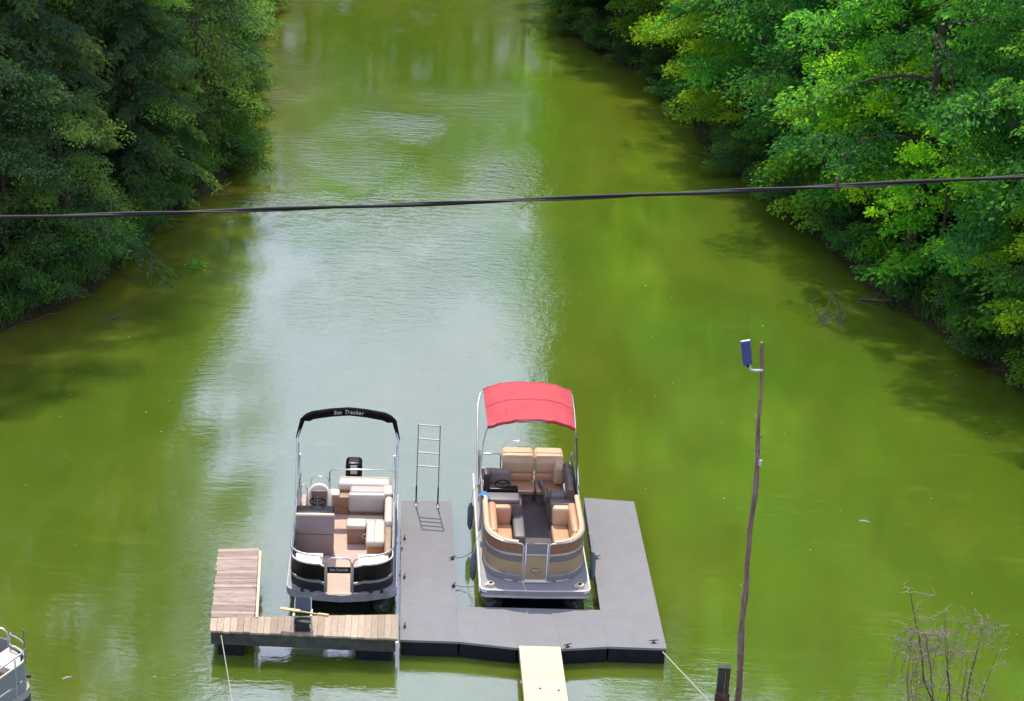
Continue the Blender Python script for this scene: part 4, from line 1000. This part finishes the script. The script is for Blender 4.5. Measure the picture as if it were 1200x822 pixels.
    for top in (0, 1):
        for j in range(NV + 1):
            v = j / NV
            for i in range(NU + 1):
                u = -1 + 2 * i / NU
                a = .5 - .5 * v
                zc = (2.99 * (1 - v) + 3.10 * v + .035 * math.sin(math.pi * v)); ze = 2.81 * (1 - v) + 2.89 * v
                xw = .985 * (1 - v) + 1.03 * v
                wr = .006 * math.sin(u * 17 + v * 4) + .005 * math.sin(v * 23 + u * 3)
                sag = -.03 * abs(math.sin(math.pi * v * 2)) * (1 - abs(u)) 
                V.append((xw * math.copysign(abs(u) ** .8, u), 4.0 + 1.9 * v - .0 + .02 * math.cos(u * 3), ze + (zc - ze) * (1 - abs(u) ** 2.2) + .032 + wr * 2 + sag + (0 if top else -.012)))
    B0 = (NU + 1) * (NV + 1)
    for top in (0, 1):
        for j in range(NV):
            for i in range(NU):
                a = top * B0 + j * (NU + 1) + i; F.append((a, a + 1, a + NU + 2, a + NU + 1))
    b = MB(); b.add(V, F, True)
    cn_ = b.build('canopy', M['canvas_r'], t)
    for pts in ([V[B0 + i] for i in range(NU + 1)], [V[B0 + NV * (NU + 1) + i] for i in range(NU + 1)]):
        b = MB(); b.tube([(x, y, z - .03) for x, y, z in pts], .012, 5, r2=.045); b.build('hem', M['canvas_r'], cn_)
    for j in (5,):
        pts = [V[B0 + j * (NU + 1) + i] for i in range(NU + 1)]; b = MB(); b.tube([(x, y, z + .003) for x, y, z in pts], .008, 5); b.build('seam', M['canvas_r'], cn_)
    for s in (-1, 1):
        b = MB(); b.tube([(s * .62, 4.02, 2.965), (s * .50, 4.9, 3.06)], .007, 4); b.build('seam', M['canvas_r'], cn_)
    # motor
    motor = bpy.data.objects.new('outboard_motor', None); COL.objects.link(motor); motor.parent = t
    b = MB(); b.rbox(-.2, .2, 6.0, 6.45, .85, 1.25, .09, 4); b.build('cowling', M['black'], motor)
    b = MB(); b.rbox(-.06, .06, 6.1, 6.3, -.4, .85, .03); b.build('leg', M['blackm'], motor)
    return t
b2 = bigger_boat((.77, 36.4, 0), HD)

def world_of(o_, rz, x, y, z): c, s = math.cos(rz), math.sin(rz); return (o_[0] + x * c - y * s, o_[1] + x * s + y * c, z)
O2 = (.77, 36.4)
# fenders hung over the sides: things of their own
for i, (x, y, lab) in enumerate(((-1.31, 3.75, 'blue-grey fender on the left side of the tan boat, beside its console'), (-1.31, 1.35, 'blue-grey fender by the left bow corner of the tan boat'), (1.30, 1.45, 'blue-grey fender by the right bow corner of the tan boat'))):
    p_ = world_of(O2, HD, x, y, .38)
    fd = thing('fender', lab, 'fender', p_, HD, 'fenders hanging from the tan boat')
    b = MB(); b.tube([(0, 0, -.02), (0, 0, .04), (0, 0, .12), (0, 0, .52), (0, 0, .60), (0, 0, .66)], [.02, .045, .066, .066, .045, .02], 10); b.build('body', M['fender'], fd)
    b = MB(); b.tube([(0, 0, .64), (-.04 * (1 if x > 0 else -1), 0, .95), (-.14 * (1 if x > 0 else -1), 0, 1.15)], .008, 5); b.build('cord', M['white'], fd)
# cloth on the port rail
b = MB()
V = []; F = []
for i in range(6):
    for j in range(5): V.append((-.13 + .05 * i, -.1 + .06 * j + .02 * math.sin(i * 2), .04 * math.sin(i * 1.3 + j) - .02 * abs(i - 2)))
F = [(j + i * 5, j + 1 + i * 5, j + 6 + i * 5, j + 5 + i * 5) for i in range(5) for j in range(4)]
b.add(V, F, True); b.add([(x, y, z - .012) for x, y, z in V], [f[::-1] for f in F], True)
cl = b.build('towel', M['blue']); cl.location = world_of(O2, HD, -1.06, 2.85, 1.70); tag(cl, 'crumpled blue towel on the left rail of the tan boat', 'towel')

rz3 = R_(155); c3, s3 = math.cos(rz3), math.sin(rz3)
cor = (-8.86, 32.15); lx, ly = -1.05, .55
o3 = (cor[0] - (lx * c3 - ly * s3), cor[1] - (lx * s3 + ly * c3))
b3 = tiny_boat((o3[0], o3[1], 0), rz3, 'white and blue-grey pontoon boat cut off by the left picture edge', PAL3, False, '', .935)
b = MB(); b.tube([(0, 0, 0), (0, 0, .75)], .016, 6)
sp = b.build('flag_staff', M['taupe'], b3); sp.location = (-1.0, .62, 1.15)
# ------------------------------------------------------------------ leaning pole with solar lamp
PX, PY = 4.47, 31.0
pg = gh(PX, PY)
pole = thing('lamp_pole', 'tall thin peeling wooden pole with a small blue solar lamp near its top', 'pole', (PX, PY, pg))
pr_ = random.Random(3); P = []; Rr = []
for i in range(26):
    t = i / 25; z = -.2 + t * (8.84 - pg + .2)
    P.append((-.20 * t + .022 * math.sin(t * 11) + .012 * math.sin(t * 29) + pr_.uniform(-.014, .014), pr_.uniform(-.012, .012), z)); Rr.append((.062 - .029 * t) * pr_.uniform(.80, 1.2))
b = MB(); b.tube(P, Rr, 9)
for k in range(14):
    i = pr_.randrange(3, 24); a = pr_.uniform(0, 6.28); p_ = Vector(P[i])
    b.tube([p_, p_ + Vector((math.cos(a) * .10, math.sin(a) * .10, .04))], [.022, .008], 5)
b.build('shaft', M['pole'], pole)
b = MB()
for k in range(30):
    i = pr_.randrange(1, 20); a = pr_.uniform(2.4, 7.2); p_ = Vector(P[i]); L = pr_.uniform(.15, .5); r_ = Rr[i] * 1.0
    o1 = Vector((math.cos(a), math.sin(a), 0))
    b.tube([p_ + o1 * r_, p_ + o1 * (r_ + .012) + Vector((0, 0, L * .5)), p_ + o1 * (r_ + pr_.uniform(.0, .05)) + Vector((0, 0, L))], [.009, .007, .003], 4)
o = b.build('peeling_strips', M['rope'], pole); o['kind'] = 'stuff'
zt = 8.36 - pg
b = MB(); b.tube([(-.19, -.03, zt - .02), (-.33, -.06, zt - .02), (-.40, -.08, zt), (-.44, -.09, zt + .10)], .026, 8); b.build('bracket_pipe', M['white'], pole)
lamp = bpy.data.objects.new('solar_lamp', None); COL.objects.link(lamp); lamp.parent = pole
m4 = Matrix.Translation((-.46, -.10, zt + .10)) @ Matrix.Diagonal((.82, 1, .9, 1)) @ Matrix.Rotation(R_(-12), 4, 'Y') @ Matrix.Rotation(R_(12), 4, 'X')
b = MB(); b.rbox(-.105, .105, -.018, .028, 0, .56, .012, M4=m4); b.build('housing', M['alu_dull'], lamp)
b = MB()
for r_ in range(5):
    for c_ in range(2): b.box(-.097 + c_ * .099, -.003 + c_ * .099, -.0225, -.0185, .015 + r_ * .108, .115 + r_ * .108, m4)
b.build('solar_cells', M['solar'], lamp)
b = MB(); b.rbox(-.03, .03, -.03, .03, -.05, .02, .01, M4=m4); b.build('joint', M['blackm'], lamp)
b = MB(); b.tube([(-.075, -.07, 6.45), (-.075, -.07, 6.55)], .03, 6); b.build('insulator', M['white'], pole)

# broken post in front of the pole
post = thing('broken_post', 'broken dark wooden post beside the foot of the leaning pole', 'post', (4.14, 30.75, gh(4.14, 30.75)))
g0 = gh(4.14, 30.75)
b = MB(); b.rbox(-.15, -.015, -.06, .06, -.3, 2.62 - g0, .012); b.build('plank', M['fascia'], post)
b = MB(); b.rbox(.0, .07, -.05, .05, -.3, 2.58 - g0, .012); b.build('plank', M['brownwood'], post)
b = MB(); b.rbox(-.18, .09, -.10, -.065, -.3, 2.12 - g0, .015)
for k in range(26): 
    x = pr_.uniform(-.16, .07); z = pr_.uniform(1.0, 2.05 - g0); b.rbox(x - .022, x + .022, -.118, -.095, z - .03, z + .03, .008)
b.build('bark_slab', M['brownwood'], post)
b = MB(); b.box(-.155, .075, -.07, .07, 2.62 - g0, 2.635 - g0); b.build('cap', M['fascia'], post)

# bare viny shrub on the near bank
sh_ = thing('bare_shrub', 'leafless twiggy shrub standing against the water on the near bank', 'shrub', (8.45, 31.3, gh(8.45, 31.3)))
sr = random.Random(9); g0 = gh(8.45, 31.3)
stems = MB(); tw = MB()
def wig(p0, p1, n, amp, rad0, rad1, mb, segn=5):
    pts = []
    for i in range(n + 1):
        t = i / n; p_ = Vector(p0).lerp(Vector(p1), t) + Vector((sr.uniform(-1, 1), sr.uniform(-1, 1), sr.uniform(-.5, .5))) * amp * math.sin(math.pi * min(1, t + .1)); pts.append(p_)
    mb.tube(pts, [rad0 + (rad1 - rad0) * i / n for i in range(n + 1)], segn, cap=False); return pts
mains = [((.05, 0, 0), (-1.05, .1, 3.95 - g0), .026), ((.10, 0, 0), (-.75, -.2, 3.3 - g0), .02), ((.15, 0, 0), (-.25, .1, 3.0 - g0), .018), ((.2, 0, 0), (.35, .15, 3.35 - g0), .026), ((.2, 0, 0), (.62, -.1, 2.9 - g0), .014),
         ((.1, 0, 0), (-.35, .2, 3.55 - g0), .016), ((-.75, 0, 0), (-.95, 0, 3.3 - g0), .014), ((-.70, 0, 0), (-.85, .1, 2.9 - g0), .010), ((.15, .05, 0), (.1, -.1, 2.5 - g0), .013)]
allp = []
for a, c, r in mains:
    pts = wig(a, c, 9, .07, r, r * .3, stems); allp.append(pts)
for pts in allp:
    for k in range(16):
        i = sr.randrange(3, len(pts)); p_ = pts[i]; a = sr.uniform(0, 6.28); L = sr.uniform(.15, .6)
        q = p_ + Vector((math.cos(a) * L * .8, math.sin(a) * L * .8, sr.uniform(-.3, .5) * L)); w2 = wig(p_, q, 4, .05, .010, .004, tw, 3)
        for m_ in range(4):
            p2 = w2[sr.randrange(1, 5)]; a = sr.uniform(0, 6.28); L2 = sr.uniform(.06, .22)
            wig(p2, p2 + Vector((math.cos(a) * L2, math.sin(a) * L2, sr.uniform(-.12, .08))), 2, .02, .007, .003, tw, 3)
for (cx, cz, n_, s_) in ((-.62, 3.1, 90, .28), (-.15, 2.95, 50, .22), (.35, 3.3, 90, .2), (-.95, 2.95, 50, .18), (-.45, 2.6, 50, .2)):
    for k in range(n_):
        p_ = Vector((cx + sr.gauss(0, s_), sr.gauss(0, .12), cz - g0 + sr.gauss(0, s_ * .6))); a = sr.uniform(0, 6.28); L = sr.uniform(.06, .2)
        wig(p_, p_ + Vector((math.cos(a) * L, math.sin(a) * L, sr.uniform(-.12, .12))), 3, .02, .007, .003, tw, 3)
for k in range(15):                                  # long arching vines that droop from the crown of the tangle
    x0 = sr.uniform(-1.0, .5); z0 = sr.uniform(2.7, 3.6) - g0; dx = sr.uniform(-.5, .35); pts = []
    for i in range(9):
        t = i / 8; pts.append((x0 + dx * t + sr.uniform(-.02, .02), sr.uniform(-.03, .03) + .1 * math.sin(k), z0 + .25 * math.sin(math.pi * t) - 1.1 * t * t * sr.uniform(.9, 1.1)))
    tw.tube(pts, .0065, 3, cap=False)
M['straw'] = mat('dry_twigs', (.34, .29, .24), .9, var=.2, scale=9)
stems.build('stem', M['bare'], sh_); o = tw.build('twigs', M['straw'], sh_); o['kind'] = 'stuff'

# near bank grass tufts and low shrubs out of the water line
# ------------------------------------------------------------------ overhead cable: insulated cable wound round a steel strand
def cable_pts(dx, dz, n, tw_r=0., ph=0.):
    P = []
    for i in range(n + 1):
        x = -26 + 52 * i / n
        z = 17.19 + .0855 * x + .0021 * x * x - .003 * 0
        P.append((x, 12 + .02 * x + tw_r * math.cos(x * 3.2 + ph), z + dz + tw_r * math.sin(x * 3.2 + ph)))
    return P
cb = thing('overhead_cable', 'twisted black overhead cable crossing the whole view', 'cable', (0, 0, 0))
b = MB(); b.tube(cable_pts(0, 0, 420, .006, 0), .0115, 6); b.build('insulated_line', M['wire'], cb)
b = MB(); b.tube(cable_pts(0, 0, 420, .010, math.pi), .0055, 5); b.build('steel_strand', M['wire2'], cb)
b = MB(); x = 2.02; z = 17.19 + .0855 * x + .0021 * x * x
b.box(x - .008, x + .008, 12.02, 12.06, z - .035, z + .055); b.tube([(x, 12.04, z - .02), (x + .004, 12.04, z + .075)], .006, 5); b.build('clip', M['bare'], cb)

# ------------------------------------------------------------------ drift: snag, sprig, logs, floating bits
sn = thing('snag', 'pale dead branch tangle sticking out of the water near the right bank', 'branch', (9.75, 55.6, -.05)); s_ = MB()
for k in range(9):
    a = sr.uniform(0, 6.28); L = sr.uniform(.3, .8); p_ = Vector((sr.uniform(-.5, .3), sr.uniform(-.5, .3), 0)); w2 = wig(p_, p_ + Vector((math.cos(a) * L, math.sin(a) * L, sr.uniform(.1, .75))), 4, .08, .028, .007, s_, 4)
    for m_ in range(3): q = w2[sr.randrange(1, 5)]; wig(q, q + Vector((sr.uniform(-.35, .35), sr.uniform(-.35, .35), sr.uniform(0, .3))), 2, .03, .010, .004, s_, 3)
s_.build('branches', M['twig'], sn)
def sprig(x, y, s, lab):
    rg = np.random.RandomState(int(x * 10 + 100)); n = 170
    t = thing('waterside_sprig', lab, 'plant', (x, y, 0)); C = rg.normal(size=(n, 3)) * np.array([.26, .3, .14]) * s; C[:, 2] = np.abs(C[:, 2]) + .08
    V, F, T = leaves(C, rg.normal(size=(n, 3)), rg.normal(size=(n, 3)) * .6 + np.array([0, 0, 1.]), .15 * (.7 + .6 * rg.rand(n)) * s, .09 * (.7 + .6 * rg.rand(n)) * s, np.clip(.6 + .2 * rg.normal(size=n), 0, 1))
    link_mesh('foliage', mesh_np('foliage', V, F, M['leaf_broad'], tint=T), t)
    b = MB()
    for k in range(5): b.tube([(0, 0, -.3), (rg.normal() * .12, rg.normal() * .12, .12), (rg.normal() * .3 * s, rg.normal() * .3 * s, .25 * s)], .008, 4)
    b.build('stem', M['twig'], t)
sprig(-10.0, 57.5, .62, 'bright green leafy sprig growing out of the water by the left bank')
for (x, y, L, a, r, lab) in ((-11.5, 52.9, .6, .3, .035, 'short pale drift log lying at the left shoreline'), (-10.4, 65.6, .9, .9, .04, 'pale fallen branch by the bend of the left shoreline'),
                             (11.2, 57.3, 1.1, -.5, .05, 'pale dead limb leaning at the right waterline behind the snag')):
    b = MB(); c_, s2 = math.cos(a), math.sin(a)
    b.tube([(-L / 2 * c_, -L / 2 * s2, .02), (0, .04, .10), (L / 2 * c_, L / 2 * s2, .22)], [r, r * .8, r * .4], 7)
    b.tube([(0, .04, .10), (.2 * c_, .2, .35)], [r * .4, r * .15], 5)
    o = b.build('drift_log', M['bare']); o.location = (x, y, 0); tag(o, lab, 'log')
# floating debris: leaves, scum and seed fluff, too many to count
rg = np.random.RandomState(4); n = 170
X = rg.uniform(-14, 15, n); Y = 33 + 60 * rg.rand(n) ** 1.6; D_, _ = shore_d(X, Y)
ok = (D_ < -.3) & ~((X > -6.4) & (X < 3.8) & (Y < 42.8)) & ~((X < -7.5) & (Y < 37)); X, Y = X[ok], Y[ok]; n = len(X)
C = np.stack([X, Y, np.full(n, .012)], 1); D = rg.normal(size=(n, 3)); D[:, 2] = 0
V, F, T = leaves(C, D, np.tile([0, 0, 1.], (n, 1)), .04 + .07 * rg.rand(n) ** 3, .02 + .03 * rg.rand(n), rg.rand(n)); V[:, 2] = .010 + .004 * rg.rand(len(V))
o = link_mesh('floating_leaves', mesh_np('floating_leaves', V, F, mat('leaf_litter', (.42, .40, .20), .8, var=.3, scale=.8))); tag(o, 'scattered fallen leaves and fluff floating on the water', 'debris', kind='stuff')
fl_ = [(-8.50, 33.5, .10, .4, 'small pale scrap floating near the left boat'), (8.6, 42.1, .12, -.4, 'small pale stick floating right of the leaning pole')]
for (x, y, L, a, lab) in fl_:
    b = MB(); b.tube([(-L, 0, .01), (0, .02, .02), (L, .03, .015)], [.02, .028, .012], 6); o = b.build('floating_stick', M['rope']); o.location = (x, y, 0); o.rotation_euler = (0, 0, a); tag(o, lab, 'stick')

# ------------------------------------------------------------------ shoreline roots, stones and grass
def scatter_roots(S, side, y0, y1, n, name, lab):
    b = MB(); q = random.Random(12 + side)
    for k in range(n):
        y = q.uniform(y0, y1); x = float(np.interp(y, S[:, 0], S[:, 1])) + side * q.uniform(-.1, .7); z = max(0, gh(x, y))
        a = q.uniform(0, 6.28); L = q.uniform(.4, 1.6)
        pts = [(x, y, z + .02)]
        for m_ in range(3): pts.append((x + math.cos(a) * L * (m_ + 1) / 3 + q.uniform(-.1, .1), y + math.sin(a) * L * (m_ + 1) / 3 + q.uniform(-.1, .1), max(.02, z + q.uniform(-.1, .35))))
        b.tube(pts, [.022, .018, .012, .005], 4)
    o = b.build(name, M['bark']); tag(o, lab, 'roots', kind='stuff')
scatter_roots(RS, 1, 44, 95, 150, 'roots', 'tangle of pale roots and dead twigs along the right waterline')
scatter_roots(LS, -1, 43, 95, 150, 'roots', 'tangle of grey roots and dead twigs along the left waterline')
def grass(S, side, y0, y1, n, lab, h=.7):
    rg = np.random.RandomState(8 + side); Y = rg.uniform(y0, y1, n); X = np.interp(Y, S[:, 0], S[:, 1]) + side * (.1 + 1.8 * rg.rand(n)); Z = ground_h(X, Y)
    hh = h * (.4 + .8 * rg.rand(n)); L = np.stack([rg.normal(size=n) * .25, rg.normal(size=n) * .25, np.ones(n)], 1)
    C = np.stack([X, Y, Z], 1) + L * (hh * .45)[:, None]
    V, F, T = leaves(C, L, rg.normal(size=(n, 3)) * np.array([1, 1, .1]), hh, .02 + .02 * rg.rand(n), .2 + .6 * rg.rand(n))
    o = link_mesh('bank_grass', mesh_np('bank_grass', V, F, M['leaf_shrub'], tint=T)); tag(o, lab, 'grass', kind='stuff')
grass(LS, -1, 43, 68, 9000, 'tall dull grass along the foot of the left bank', .9)
grass(RS, 1, 44, 75, 5000, 'short grass and weeds along the foot of the right bank', .5)
